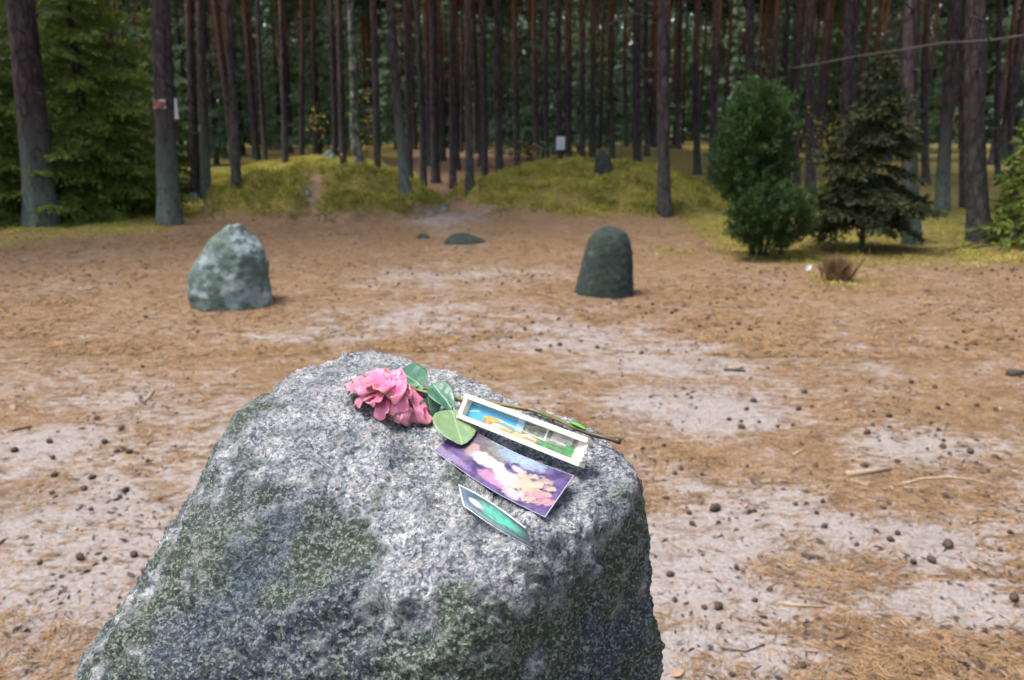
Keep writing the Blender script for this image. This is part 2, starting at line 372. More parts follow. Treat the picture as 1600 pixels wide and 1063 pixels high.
# sculpted features, located by photo pixels on the undisplaced surface
def rock_at(px, py):
    d = ray(px, py); ts = np.linspace(.3, 1.3, 1500); P = CAM + ts[:, None] * d
    q = P - BC; r = np.linalg.norm(q, axis=1); ins = r < rock_base(q / r[:, None]); k = np.argmax(ins)
    return P[k] if ins.any() else P[np.argmin(r - rock_base(q / r[:, None]))]
FEAT = [  # polyline pixels, half width (m), height (m)
    ([(585, 700), (650, 775), (715, 845)], .020, .012), ([(640, 700), (700, 770), (760, 815)], .028, -.014), ([(720, 690), (800, 760)], .05, -.006),
    ([(720, 862), (800, 872), (870, 845)], .014, .006),
    ([(395, 735), (440, 715), (520, 745)], .022, .010), ([(380, 690), (400, 760), (395, 800)], .015, -.012), ([(480, 690), (590, 670)], .03, -.007),
    ([(330, 900), (400, 830), (470, 790)], .020, .012), ([(380, 900), (440, 850), (480, 880)], .035, -.008), ([(300, 1000), (350, 960)], .03, -.006),
    ([(470, 945), (500, 925), (520, 935)], .012, .012), ([(530, 975), (575, 955), (620, 960)], .011, .014), ([(540, 1000), (600, 990), (650, 1000)], .02, -.012),
    ([(405, 985), (470, 965), (500, 975)], .014, .010), ([(560, 860), (640, 880)], .03, -.008), ([(790, 925), (830, 1000)], .02, -.004), ([(960, 850), (990, 960)], .02, -.006),
    ([(640, 905), (700, 890)], .015, .007)]
disp = np.zeros(len(V))
def seg_dist(V, a, b):
    ab = b - a; t = np.clip(((V - a) @ ab) / (ab @ ab + 1e-9), 0, 1); return np.linalg.norm(V - a - t[:, None] * ab, axis=1)
W = V + .022 * np.stack([pn(V * 14), pn(V * 14 + 31), pn(V * 14 + 57)], 1) + .012 * np.stack([pn(V * 45), pn(V * 45 + 31), pn(V * 45 + 57)], 1)
for pts, hw, h in FEAT:
    P3 = [rock_at(*p) for p in pts]; dd = np.min([seg_dist(W, a, b) for a, b in zip(P3[:-1], P3[1:])], 0)
    disp += h * np.exp(-(dd / hw) ** 2)
top = np.clip((D[:, 2] - .55) * 3, 0, 1)
wq = np.stack([np.maximum(0, D @ r[:3] / r[3]) ** 12 for r in PL], 1); wq /= wq.sum(1)[:, None]
rough = (1 - .55 * top) * (1 - .55 * wq[:, 4])
big = fbm(V * 6.5 + 5, 3); mid = fbm(V * 26, 3, .55); fine = fbm(V * 120, 2, .6); vf = pn(V * 330)
disp += .013 * big * (.55 + .45 * rough) + .0075 * mid * rough - .006 * np.clip(-mid - .25, 0, 1) + .0046 * fine * (.5 + .5 * rough) - .0035 * np.clip(np.abs(pn(V * 85 + 9)) * -1 + .10, 0, 1) * 6 * rough + .0014 * vf
V = V + D * disp[:, None]
# lichen and painted shade together: side and front faces, plus hollows, broken by noise
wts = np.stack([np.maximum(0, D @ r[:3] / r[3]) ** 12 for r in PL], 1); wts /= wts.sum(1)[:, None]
lich_shade = -.06 + .38 * wts[:, 3] + .38 * wts[:, 4] + .36 * wts[:, 7] + .28 * wts[:, 1] + .34 * wts[:, 2] + .24 * fbm(V * 9 + 3, 3) + .30 * fbm(V * 34 + 8, 3) - 7. * np.minimum(disp, 0)
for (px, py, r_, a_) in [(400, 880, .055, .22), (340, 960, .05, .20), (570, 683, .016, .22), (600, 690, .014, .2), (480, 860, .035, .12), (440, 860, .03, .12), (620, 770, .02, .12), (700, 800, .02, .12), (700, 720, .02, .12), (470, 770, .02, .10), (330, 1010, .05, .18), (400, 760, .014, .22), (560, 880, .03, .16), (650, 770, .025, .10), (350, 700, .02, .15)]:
    lich_shade += .7 * a_ * np.exp(-(np.linalg.norm(W - rock_at(px, py), axis=1) / r_) ** 2)
lich_shade -= .10 * top
blue = np.zeros(len(V))  # bluish rock patches and painted blue shade, mostly on the hollow left slope
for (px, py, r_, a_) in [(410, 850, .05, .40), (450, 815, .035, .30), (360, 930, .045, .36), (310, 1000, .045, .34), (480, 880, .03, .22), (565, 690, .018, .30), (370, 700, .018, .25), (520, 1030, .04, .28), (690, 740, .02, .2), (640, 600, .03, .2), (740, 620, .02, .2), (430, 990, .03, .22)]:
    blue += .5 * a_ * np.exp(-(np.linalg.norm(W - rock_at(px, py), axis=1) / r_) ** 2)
me = mesh('boulder', V, grid_faces(NB, NB), True); attr(me, 'lichen', lich_shade); attr(me, 'blue', blue + .16 * fbm(V * 24 + 40, 3) * (blue > .02) + .05 * wts[:, 2])
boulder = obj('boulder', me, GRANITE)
tag(boulder, 'large speckled grey granite boulder carrying a wilted rose and picture cards', 'boulder')
Vg = V.reshape(NB, NB, 3)[::2, ::2]; nb = Vg.shape[0]
BVH = BVHTree.FromPolygons(Vg.reshape(-1, 3).tolist(), grid_faces(nb, nb).tolist())
def on_rock(px, py, lift=0.0):
    """point on the boulder seen at a photo pixel, brought towards the camera until it stands lift metres above the surface level there"""
    d = ray(px, py); n_ = np.linalg.norm(d); h = BVH.ray_cast(Vector(CAM), Vector(d / n_))
    yy = py
    while h[0] is None and yy < py + 120:                 # just off the rim: keep the rim's distance
        yy += 2; d2 = ray(px, yy); h = BVH.ray_cast(Vector(CAM), Vector(d2 / np.linalg.norm(d2)))
    if h[0] is None: return None
    dn = d / n_; p = CAM + d * ((np.array(h[0]) - CAM) @ FW)
    return p - dn * (lift / max(.15, -dn[2]))
def rock_z(x, y):
    h = BVH.ray_cast(Vector((x, y, 2.5)), Vector((0, 0, -1))); return h[0].z if h[0] is not None else None

# ------------------------------------------------------------------ standing stones
def stone(name, px, py_base, outline, mat, seed, label, depth_ratio=.8, depth=None, rough=.05, cat='stone', sink=.12, facet=False):
    """outline: photo pixel polygon half-widths [(y, xl, xr), ...] bottom to top; turned into a closed body"""
    base = hit_ground(px, py_base) if depth is None else at_depth(px, depth)
    t = (base - CAM) @ FW; sc = t / F
    ys = np.array([o[0] for o in outline], float); xl = np.array([o[1] for o in outline], float); xr = np.array([o[2] for o in outline], float)
    nr, ns = 64, 72
    q = np.linspace(0, 1, nr); u = np.interp(q, np.linspace(0, 1, len(ys)), np.arange(len(ys)))
    yy = np.interp(u, np.arange(len(ys)), ys); L = np.interp(u, np.arange(len(ys)), xl); R_ = np.interp(u, np.arange(len(ys)), xr)
    z = (ys[0] - yy) * sc * .945; z[0] = -sink
    cx = ((L + R_) / 2 - px) * sc; hw = (R_ - L) / 2 * sc
    th = np.linspace(0, 2 * math.pi, ns, endpoint=False)
    sq = (np.abs(np.cos(th)) ** 2.6 + np.abs(np.sin(th)) ** 2.6) ** (-1 / 2.6)
    X = cx[:, None] + hw[:, None] * np.cos(th) * sq; Y = hw[:, None] * depth_ratio * np.sin(th) * sq; Z = np.broadcast_to(z[:, None], X.shape)
    V = np.stack([X, Y, Z], -1).reshape(-1, 3); c = np.array([0, 0, z.max() * .4]); Dn = V - c; Dn /= np.linalg.norm(Dn, axis=1)[:, None]
    sz = hw.max()
    if facet:                                    # chipped planes
        rs_ = np.random.default_rng(seed)
        for _ in range(9):
            n_ = rs_.normal(size=3) * (1, 1, .5); n_ /= np.linalg.norm(n_); h_ = np.max((V - c) @ n_) * rs_.uniform(.78, .92); ov = np.maximum(0, (V - c) @ n_ - h_); V = V - n_ * ov[:, None] * .85
    V = V + Dn * (sz * rough * (1.6 * fbm(V * (1.6 / sz) + seed, 2) + .8 * fbm(V * (5 / sz) + seed, 3)))[:, None]
    Fc = [grid_faces(nr, ns, True), (np.arange(ns) + (nr - 1) * ns)[None]]
    o = obj(name, mesh(name, V, Fc, True), mat); o.location = base; tag(o, label, cat); return o
stone('standing_stone', 365, 474, [(476, 299, 428), (455, 301, 428), (430, 304, 425), (405, 313, 423), (385, 327, 418), (368, 343, 410), (355, 356, 401), (347, 366, 390), (344, 376, 380)], STONE_PALE, 3,
      'pale green and white lichened standing stone with a pointed top on bare needle ground', .75, rough=.045, facet=True)
stone('standing_stone', 944, 457, [(458, 898, 989), (440, 902, 988), (415, 908, 987), (390, 913, 985), (372, 918, 981), (360, 925, 975), (353, 934, 966), (350, 944, 956)], STONE_DARK, 8,
      'smooth dark green standing stone with a rounded top on bare needle ground', .85, rough=.02)
stone('standing_stone', 943, 270, [(270, 928, 960), (260, 929, 958), (250, 930, 954), (242, 932, 950), (236, 935, 945), (234, 939, 942)], STONE_DARK, 12,
      'small dark stone standing on top of a grassy mound', .8, rough=.06)
stone('flat_stone', 725, 380, [(381, 694, 757), (376, 696, 755), (370, 703, 742), (366, 712, 730), (365, 718, 722)], STONE_DARK, 21, 'low flat dark stone lying between the grassy mounds', 1.0, rough=.05, sink=.05)
stone('small_stone', 661, 372, [(372, 650, 672), (369, 652, 670), (366, 656, 667), (365, 659, 663)], STONE_DARK, 22, 'tiny flat stone beside the low flat dark stone', 1.0, sink=.03)
stone('mound_stone', 515, 247, [(247, 506, 525), (242, 507, 523), (237, 510, 520), (235, 513, 517)], STONE_PALE, 24, 'small grey stone on the far grassy mound among tree trunks', .9, depth=21.5, sink=.1)
stone('path_stone', 478, 302, [(302, 472, 485), (298, 473, 484), (294, 476, 481)], STONE_PALE, 25, 'grey cobble on the worn track over the grassy mound', .9, sink=.04)
stone('mound_edge_stone', 692, 328, [(328, 684, 700), (323, 685, 699), (319, 688, 696)], STONE_PALE, 27, 'small grey stone at the grassy mound foot by the sandy gap', .9, sink=.04)
stone('trunk_foot_stone', 302, 312, [(312, 293, 312), (306, 295, 310), (300, 298, 306)], STONE_PALE, 28, 'grey stone at the foot of the paired pine trunks', .9, sink=.04)

# ------------------------------------------------------------------ pines
HTREE = 17.0
def trunk_mesh(name, r, lean, height, seed, seg=14, rings=30, flare=.32, bend=.3):
    rs = np.random.default_rng(seed)
    q = np.linspace(0, 1, rings) ** 1.5; z = q * height; z[0] = -.15
    lx, ly = lean; damp = 5.0
    ex = lx * damp * (1 - np.exp(-z / damp)); ey = ly * damp * (1 - np.exp(-z / damp))
    ex = ex + bend * .12 * np.sin(z * .7 + rs.uniform(0, 6)) * np.clip(z / 4, 0, 1); ey = ey + bend * .12 * np.sin(z * .6 + rs.uniform(0, 6)) * np.clip(z / 4, 0, 1)
    rad = r * (1 - .80 * (z.clip(0) / height)) * (1 + flare * np.exp(-z.clip(0) / .16) + .10 * np.exp(-z.clip(0) / .8))
    th = np.linspace(0, 2 * math.pi, seg, endpoint=False)
    X = ex[:, None] + rad[:, None] * np.cos(th); Y = ey[:, None] + rad[:, None] * np.sin(th); Z = np.broadcast_to(z[:, None], X.shape)
    V = np.stack([X, Y, Z], -1).reshape(-1, 3)
    Q = np.stack([np.cos(th)[None] + 0 * Z, np.sin(th)[None] + 0 * Z, Z * .5], -1).reshape(-1, 3)
    dirs = np.stack([np.cos(th)[None] + 0 * Z, np.sin(th)[None] + 0 * Z, 0 * Z], -1).reshape(-1, 3)
    V = V + dirs * (r * .10 * fbm(Q * 2.2 + seed, 3) + r * .25 * np.exp(-Z.clip(0) / .15).ravel() * np.maximum(0, pn(Q * 1.6 + seed)))[:, None]
    Fc = [grid_faces(rings, seg, True), (np.arange(seg) + (rings - 1) * seg)[None]]
    return V, Fc, np.stack([ex, ey, z], 1), rad
def crown_mesh(seed, n_clump=150, per=34, r=2.1, z0=11.2, z1=18.0):
    rs = np.random.default_rng(seed); P = []; Dn = []
    for _ in range(n_clump):
        h = rs.beta(1.2, 1.2); z = z0 + h * (z1 - z0); rr = r * (math.sin(math.pi * (.12 + .84 * h)) ** .7) * math.sqrt(rs.uniform(.03, 1)); a = rs.uniform(0, 6.283)
        c = np.array([rr * math.cos(a), rr * math.sin(a), z]); p = rs.normal(size=(per, 3)) * (.30, .30, .16); P.append(c + p * .8)
        d = p + np.array([math.cos(a) * .25, math.sin(a) * .25, .15]); Dn.append(d)
    P = np.concatenate(P); Dn = np.concatenate(Dn); n = len(P)
    V1 = blades(P, Dn, rs.uniform(.22, .42, n), rs.uniform(.07, .13, n), rng=rs)
    limbs = []
    for k in range(14):
        z = z0 + (z1 - z0) * rs.uniform(-.03, .8); a = rs.uniform(0, 6.283); L = r * rs.uniform(.5, .9)
        limbs.append(tube([[0, 0, z], [L * .5 * math.cos(a), L * .5 * math.sin(a), z + .25], [L * math.cos(a), L * math.sin(a), z + .5]], [.05, .035, .012], 5))
    return mesh('pine_crown', *join([V1])), mesh('pine_limbs', *join(limbs))
CROWNS = [crown_mesh(s_) for s_ in (101, 102, 103)]
for c_, l_ in CROWNS: c_.materials.append(PINE_LEAF); l_.materials.append(BARK)
def pine(name, base, r, lean, seed, label, group=None, mat=None, shared=None, height=None, crown=True, mat_green=False):
    height = height or HTREE
    t = empty(name, base, label, 'tree', group)
    if shared is None:
        Vt, Ft, cl, rad = trunk_mesh('trunk', r, lean, height, seed)
        rs = np.random.default_rng(seed + 9); tw = [(Vt, Ft)]
        for j in range(9):
            z = rs.uniform(1.2, 7); a = rs.uniform(0, 6.28); L = rs.uniform(.12, .8) * (1.3 if z > 3 else .5); c0 = np.array([np.interp(z, cl[:, 2], cl[:, 0]), np.interp(z, cl[:, 2], cl[:, 1]), z]); dv = np.array([math.cos(a), math.sin(a), .1])
            tw.append(tube([c0, c0 + (r + L * .5) * dv, c0 + (r + L) * dv - (0, 0, L * .25)], [.014, .010, .004], 5))
        me = mesh('pine_trunk', *join(tw), True); o = obj('trunk', me, mat or BARK, t); end = cl[-1]; sc = 1
    else:
        me, end0 = shared; o = obj('trunk', me, None, t); sc = r / .13; o.scale = (sc, sc, 1); o.rotation_euler = (0, 0, seed * 1.7); end = np.zeros(3)
    g_ = 1.0 if mat_green else .28; o.color = (g_, g_, g_, 1)
    if crown:
        cm, lm_ = CROWNS[seed % 3]
        c = obj('crown', cm, None, t); c.location = (end[0] * .85, end[1] * .85, 0 if shared is None else -1.5); c.rotation_euler = (0, 0, seed * 2.399)
        l = obj('limbs', lm_, None, c); l['kind'] = 'stuff'
    return t
# photo measurements: base x, base y (None = hidden), x where the trunk leaves the top of the picture, width px, depth in m if the foot is hidden
TREES = [
    (67, 352, 32, 50, None, 'thick pine with grey green lichened foot, standing beside the low green spruces'),
    (265, 350, 246, 36, None, 'pine trunk carrying a painted trail mark and a paper notice'),
    (306, 308, 294, 16, None, 'slim pine, darker of two trunks standing close together behind the grassy mound'),
    (322, 309, 312, 17, None, 'slim pine with lichened foot, one of two trunks standing close together'),
    (369, 286, 355, 15, None, 'slim bare pine at the edge of the track mound'),
    (415, 258, 402, 9, 24.5, None), (446, 265, 436, 10, 20.5, None), (471, 255, 468, 9, 27, None), (492, 250, 488, 8, 30, None),
    (522, 250, 519, 9, 25, None), (537, 271, 527, 12, 19.5, 'reddish pine just behind the grassy mound with the worn track'),
    (591, 288, 581, 13, 17.6, None), (634, 306, 611, 17, None, 'leaning dark pine at the end of the track mound, foot grey with lichen'),
    (641, 291, 633, 12, 18.3, None), (662, 284, 654, 12, 20, None), (681, 282, 674, 16, 20.8, None), (708, 287, 704, 12, 19, None),
    (734, 296, 731, 14, None, 'straight orange red pine trunk standing in the sandy gap between mounds'),
    (757, 282, 757, 12, 20.5, None), (781, 275, 777, 14, 20, None), (808, 270, 806, 11, 22, None), (839, 266, 836, 10, 24, None), (855, 264, 852, 10, 26, None),
    (876, 262, 874, 9, 21, 'thin pine behind the mound with a white sheet fixed to its trunk'), (889, 255, 887, 12, 22, None), (910, 254, 909, 11, 24, None), (926, 252, 925, 12, 22, None), (957, 255, 957, 9, 27, None),
    (979, 255, 978, 8, 30, None), (997, 262, 996, 16, 20.5, None), (1011, 258, 1011, 9, 27, None),
    (1038, 334, 1036, 22, None, 'straight dark grey pine trunk on the near slope of the grassy mound'),
    (1060, 252, 1062, 9, 30, None), (1090, 273, 1090, 13, None, 'slim grey pine behind the round topped juniper'),
    (1115, 270, 1118, 15, 20, None), (1174, 275, 1173, 17, 18, None), (1232, 266, 1230, 10, 21, None), (1246, 269, 1247, 11, 20, None), (1267, 272, 1270, 17, 18, None),
    (1328, 300, 1328, 25, 14.5, 'stout dark pine behind the small shady spruce'),
    (1425, 382, 1427, 28, None, 'pine trunk with a pale lichened foot beside the small shady spruce'),
    (1447, 270, 1452, 13, 20, None), (1472, 330, 1489, 22, None, 'reddish brown pine leaning behind the pale footed trunk'), (1506, 325, 1510, 12, None, 'thin pine between two stouter trunks near fallen branches'),
    (1531, 377, 1529, 35, None, 'stout dark pine trunk beside a heap of dry fallen branches'), (1560, 280, 1560, 10, 20, None), (1584, 275, 1586, 9, 22, None)]
MIDLABEL = ('bare dark pine trunk in the dense stand behind the grassy mounds', 'pines of the dense stand')
MIDNAMES = {415: 'thin pine behind the track mound, next beyond the slim bare pine at its edge', 446: 'thin dark pine rooted just behind the top of the track mound', 591: 'dark pine standing close beside the crooked mottled trunk',
            641: 'pine half hidden behind the leaning dark pine at the track mound end', 681: 'thicker dark pine in the gap between mounds, behind the leaning pine', 708: 'dark pine standing just behind the straight orange red trunk in the sandy gap',
            997: 'thick grey brown pine behind the mound, beside the dark stone on its top', 889: 'reddish pine right beside the thin pine with the white sheet', 1115: 'reddish pine whose foot is hidden by the round topped juniper',
            1174: 'pine rising straight above the top of the round topped juniper', 1267: 'thicker reddish pine between the juniper and the small shady spruce', 1447: 'thin pine just behind the pale footed trunk by the shady spruce'}
TREEPOS = []; TREEOBJ = {}
for i, (bx, by, tx, wp, dep, lab) in enumerate(TREES):
    b = hit_ground(bx, by) if dep is None else at_depth(bx, dep)
    t = (b - CAM) @ FW; r = wp / 2 * t / F * .87
    # lean so that the trunk passes photo point (tx, 0) at the same distance
    d = ray(tx, 0); p = CAM + d * (b[1] / d[1]); zz = p[2] - b[2]; damp = 5.0; k = damp * (1 - math.exp(-zz / damp))
    lean = ((p[0] - b[0]) / k, RNG.normal() * .012)
    o = pine('pine_tree', b, r, lean, 40 + i, lab or MIDNAMES.get(bx, MIDLABEL[0]), None if lab or bx in MIDNAMES else MIDLABEL[1], mat_green=bx in (67, 265, 322, 634, 1425, 1472)); TREEPOS.append((b[0], b[1])); TREEOBJ[bx] = (o, b, r, lean)
SHARED = []
for k in range(4):
    Vt, Ft, cl, _ = trunk_mesh('t', .13, (RNG.normal() * .02, RNG.normal() * .02), HTREE, 300 + k, 10, 22)
    twigs = [(Vt, Ft)]
    for j in range(7):
        z = RNG.uniform(2.5, 8); a = RNG.uniform(0, 6.28); L = RNG.uniform(.4, 1.3); c0 = np.array([np.interp(z, cl[:, 2], cl[:, 0]), np.interp(z, cl[:, 2], cl[:, 1]), z])
        twigs.append(tube([c0, c0 + L * .5 * np.array([math.cos(a), math.sin(a), .05]), c0 + L * np.array([math.cos(a), math.sin(a), -.12])], [.016, .011, .004], 4))
    me = mesh('pine_trunk', *join(twigs), True); me.materials.append(BARK); SHARED.append((me, cl[-1]))
cnt = 0; tries = 0
while cnt < 185 and tries < 9000:
    tries += 1
    Y = 23 + 52 * RNG.random() ** .8; px = RNG.uniform(-120, 1720); b = at_depth(px, Y)
    if min((b[0] - q[0]) ** 2 + (b[1] - q[1]) ** 2 for q in TREEPOS) < 1.5 ** 2: continue
    TREEPOS.append((b[0], b[1])); cnt += 1
    pine('pine_tree', b, RNG.uniform(.085, .16), (0, 0), 500 + cnt, 'far bare pine trunk deep in the dark wood', 'far pines deep in the wood', shared=SHARED[cnt % 4])
# trees standing round the clearing beside and behind the camera
for k in range(34):
    a = RNG.uniform(math.radians(38), math.radians(322)); R_ = RNG.uniform(9, 22)
    b = np.array([R_ * math.sin(a), R_ * math.cos(a), 0]); b[2] = terr1(b[0], b[1])
    if min((b[0] - q[0]) ** 2 + (b[1] - q[1]) ** 2 for q in TREEPOS) < 2.2 ** 2: continue
    u, v, t_ = to_px(b)
    if t_ > 0 and -250 < u < 1850: continue
    TREEPOS.append((b[0], b[1])); pine('pine_tree', b, RNG.uniform(.12, .2), (0, 0), 800 + k, 'tall pine standing round the edge of the clearing', 'pines round the clearing', shared=SHARED[k % 4])
# the crooked mottled trunk behind the track mound
b = at_depth(571, 18.2); t = (b - CAM) @ FW; rr = 8 * t / F
def ptb(x, y, Y):
    d = ray(x, y); return CAM + d * (Y / d[1]) - b
pth = [np.array([.02, 0, -.15])] + [ptb(x, y, 18.2) for x, y in ((571, 283), (565, 262), (557, 235), (553, 200), (554, 150), (551, 100), (549, 40), (546, -20))] + [ptb(540, -20, 18.2) + np.array([-.2, 0, 4.]), ptb(540, -20, 18.2) + np.array([-.1, 0, 7.])]
pth[1][2] = 0
t_ = empty('crooked_tree', b, 'crooked mottled trunk leaning out behind the grassy track mound', 'tree')
obj('trunk', mesh('crooked_trunk', *tube(pth, np.linspace(rr * 1.25, rr * .35, len(pth)), 12), True), MOTTLED, t_)
o = obj('crown', CROWNS[1][0], None, t_); o.location = pth[-1] + np.array([0, 0, -10.5]); o.scale = (.7, .7, .8)

# dead lower branches on the nearer pines
def dead_branch(tree_bx, pts, r0, Ydeps, name='dead_branch'):
    o, b, r, lean = TREEOBJ[tree_bx]; P = []
    for (x, y), Y in zip(pts, Ydeps):
        d = ray(x, y); P.append(CAM + d * (Y / d[1]) - b)
    obj(name, mesh('dead_branch', *tube(P, np.linspace(r0, r0 * .35, len(P)), 6), True), DEADWOOD, o)
Y0 = TREEOBJ[67][1][1]
dead_branch(67, [(48, 30), (62, 18), (85, 8)], .02, [Y0, Y0 - .2, Y0 - .4])
Y0 = TREEOBJ[1038][1][1]
dead_branch(1038, [(1032, 32), (985, 20), (940, 45)], .018, [Y0, Y0 - .3, Y0 - .5]); dead_branch(1038, [(1034, 15), (1000, 0), (965, -18)], .016, [Y0, Y0 - .2, Y0 - .4])
Y0 = TREEOBJ[1425][1][1]
dead_branch(1425, [(1430, 20), (1414, 5), (1405, -20)], .016, [Y0, Y0 - .2, Y0 - .3])
# pine just outside the picture whose long dead bough reaches in
b = at_depth(1745, 8.2)
o = pine('pine_tree', b, .17, (0, 0), 77, 'pine whose long bare dead bough reaches across in front of other trunks'); TREEPOS.append((b[0], b[1]))
P = []
for (x, y), Y in zip([(1745, 5), (1690, 45), (1640, 48), (1600, 56), (1545, 64), (1470, 68), (1400, 80), (1340, 88), (1290, 98), (1238, 107)], np.linspace(8.2, 8.9, 10)):
    d = ray(x, y); P.append(CAM + d * (Y / d[1]) - b)
P = np.array(P)
obj('dead_branch', mesh('dead_bough', *join([tube(P, np.linspace(.017, .006, len(P)), 7), tube([P[4], P[4] + (-.12, -.1, .18), P[4] + (-.3, -.1, .24)], [.009, .006, .003], 5), tube([P[6], P[6] + (-.15, .05, -.10), P[6] + (-.36, .1, -.13)], [.008, .005, .002], 5),
    tube([P[7], P[7] + (-.1, .0, .12), P[7] + (-.22, .0, .27)], [.008, .005, .002], 5)]), True), DEADWOOD, o)

# ------------------------------------------------------------------ spruces, juniper, saplings
def spruce(name, base, h, rbase, seed, mat, label, nb=70, z_low=.25, dens=1.0, droop=.35, group=None, bl=.11, bw=.036, loose=0):
    rs = np.random.default_rng(seed); t = empty(name, base, label, 'tree', group)
    obj('trunk', mesh('spruce_trunk', *tube([[0, 0, -.1], [.01, 0, h * .4], [0, .02, h * .75], [0, 0, h]], [h * .016, h * .012, h * .006, .004], 8), True), BARK, t)
    P, Dn, sticks = [], [], []
    for k in range(nb):
        if loose and rs.random() < loose: continue
        q = (k + rs.uniform(0, 1)) / nb; z = z_low + (h - z_low) * q ** 1.15; a = k * 2.399 + rs.normal() * .3
        L = (rbase * (1 - (z / h)) ** .85 + .06) * (rs.uniform(.5, 1.25) if loose else rs.uniform(.72, 1.15)); dirn = np.array([math.cos(a), math.sin(a), 0]); side = np.array([-dirn[1], dirn[0], 0])
        sag = droop * rs.uniform(.6, 1.4)
        def bp(s_): return np.array([0, 0, z]) + dirn * L * s_ + np.array([0, 0, L * (.10 * s_ - sag * s_ ** 1.7 + .10 * s_ ** 4)])
        sticks.append(tube([bp(s_) for s_ in (0, .35, .7, 1)], [.004 + L * .007, .003 + L * .005, .003, .0015], 4, False))
        nt_ = max(4, int(L * 13 * dens))
        for j in range(nt_):
            s_ = .12 + .88 * (j + rs.random()) / nt_; o0 = bp(s_)
            for sd_2 in (-1, 1):
                tl = L * .42 * (1.08 - s_) * rs.uniform(.6, 1.2) + .05; td = dirn * .75 + side * sd_2 * .9 + np.array([0, 0, -.22 - droop * .5 * rs.random()]); td /= np.linalg.norm(td)
                m_ = max(3, int(tl * 34 * dens)); u = rs.random(m_)[:, None]
                p = o0 + td * tl * u; p[:, 2] -= .25 * tl * u[:, 0] ** 2
                P.append(p); Dn.append(td[None] + rs.normal(size=(m_, 3)) * .45 + np.array([0, 0, -.08]))
        m_ = max(4, int(10 * dens)); u = rs.uniform(.4, 1, m_); P.append(np.array([bp(x) for x in u])); Dn.append(dirn[None] + rs.normal(size=(m_, 3)) * .5)
    P = np.concatenate(P); Dn = np.concatenate(Dn); n = len(P)
    obj('twigs', mesh('spruce_branches', *join(sticks)), DARKTWIG, t)['kind'] = 'stuff'
    obj('crown', mesh('spruce_crown', *blades(P, Dn, rs.uniform(bl * .6, bl * 1.3, n), rs.uniform(bw * .7, bw * 1.3, n), rng=rs)), mat, t)
    return t
def spr(px, py, hpx, rpx, seed, mat, label, depth=None, **kw):
    b = hit_ground(px, py) if depth is None else at_depth(px, depth); t = (b - CAM) @ FW
    return spruce('spruce_tree', b, hpx * t / F, rpx * t / F, seed, mat, label, **kw)
spr(150, 338, 520, 165, 1, SPRUCE_LEAF, 'tall olive green spruce with drooping boughs between the two lichened pine trunks', nb=130, z_low=.12, dens=1.6, bl=.085, bw=.022)
spr(-15, 336, 430, 130, 2, SPRUCE_LEAF, 'green spruce half hidden behind the thick lichened pine trunk', nb=100, z_low=.1, depth=12.4, dens=1.5, bl=.085, bw=.022)
spr(205, 318, 330, 85, 3, SPRUCE_LEAF, 'younger spruce behind the pine with the painted mark', nb=80, z_low=.1, depth=15.5)
spr(85, 330, 600, 190, 31, SPRUCE_LEAF, 'dense dark spruce filling the gap behind the olive green spruce', nb=130, z_low=.1, depth=17.5, bl=.1, bw=.03)
spr(262, 318, 260, 60, 32, SPRUCE_LEAF, 'small bushy spruce behind the pine with the paper notice', nb=60, z_low=.05, depth=16.5)
spr(1345, 393, 295, 112, 4, SPRUCE_DARK, 'small shady spruce with sparse drooping boughs beside the juniper', nb=84, z_low=.36, dens=2.0, droop=.5, bl=.085, bw=.024, loose=.12)
spr(1600, 382, 230, 75, 5, SPRUCE_LEAF, 'young green spruce next to the stout dark pine and fallen branches', nb=60, z_low=.1)
spr(1660, 388, 330, 110, 6, SPRUCE_LEAF, 'green spruce growing beyond the heap of fallen branches', nb=70, z_low=.1)
k = 0
for (px, Y, h, r_) in [(850, 34, 7.5, 1.9), (905, 40, 9, 2.0), (780, 44, 10, 2.2), (500, 38, 8, 1.9), (540, 46, 10, 2.2), (620, 50, 11, 2.3), (380, 40, 9, 2.0), (300, 30, 7, 1.7), (1010, 46, 10, 2.0), (1150, 42, 9, 2.0), (1210, 36, 7, 1.8), (1390, 34, 8, 1.8), (1300, 44, 9, 2.0), (1480, 44, 8, 1.9), (20, 26, 7, 1.9), (150, 30, 9, 2.2), (240, 36, 10, 2.2), (700, 56, 11, 2.3), (930, 58, 11, 2.3), (440, 52, 10, 2.2)]:
    k += 1; b = at_depth(px, Y)
    spruce('spruce_tree', b, h, r_, 60 + k, FAR_LEAF_LIT, 'young bushy conifer deep among the far trunks', nb=52, z_low=.6, dens=.42, group='young conifers deep in the wood', bl=.30, bw=.10)

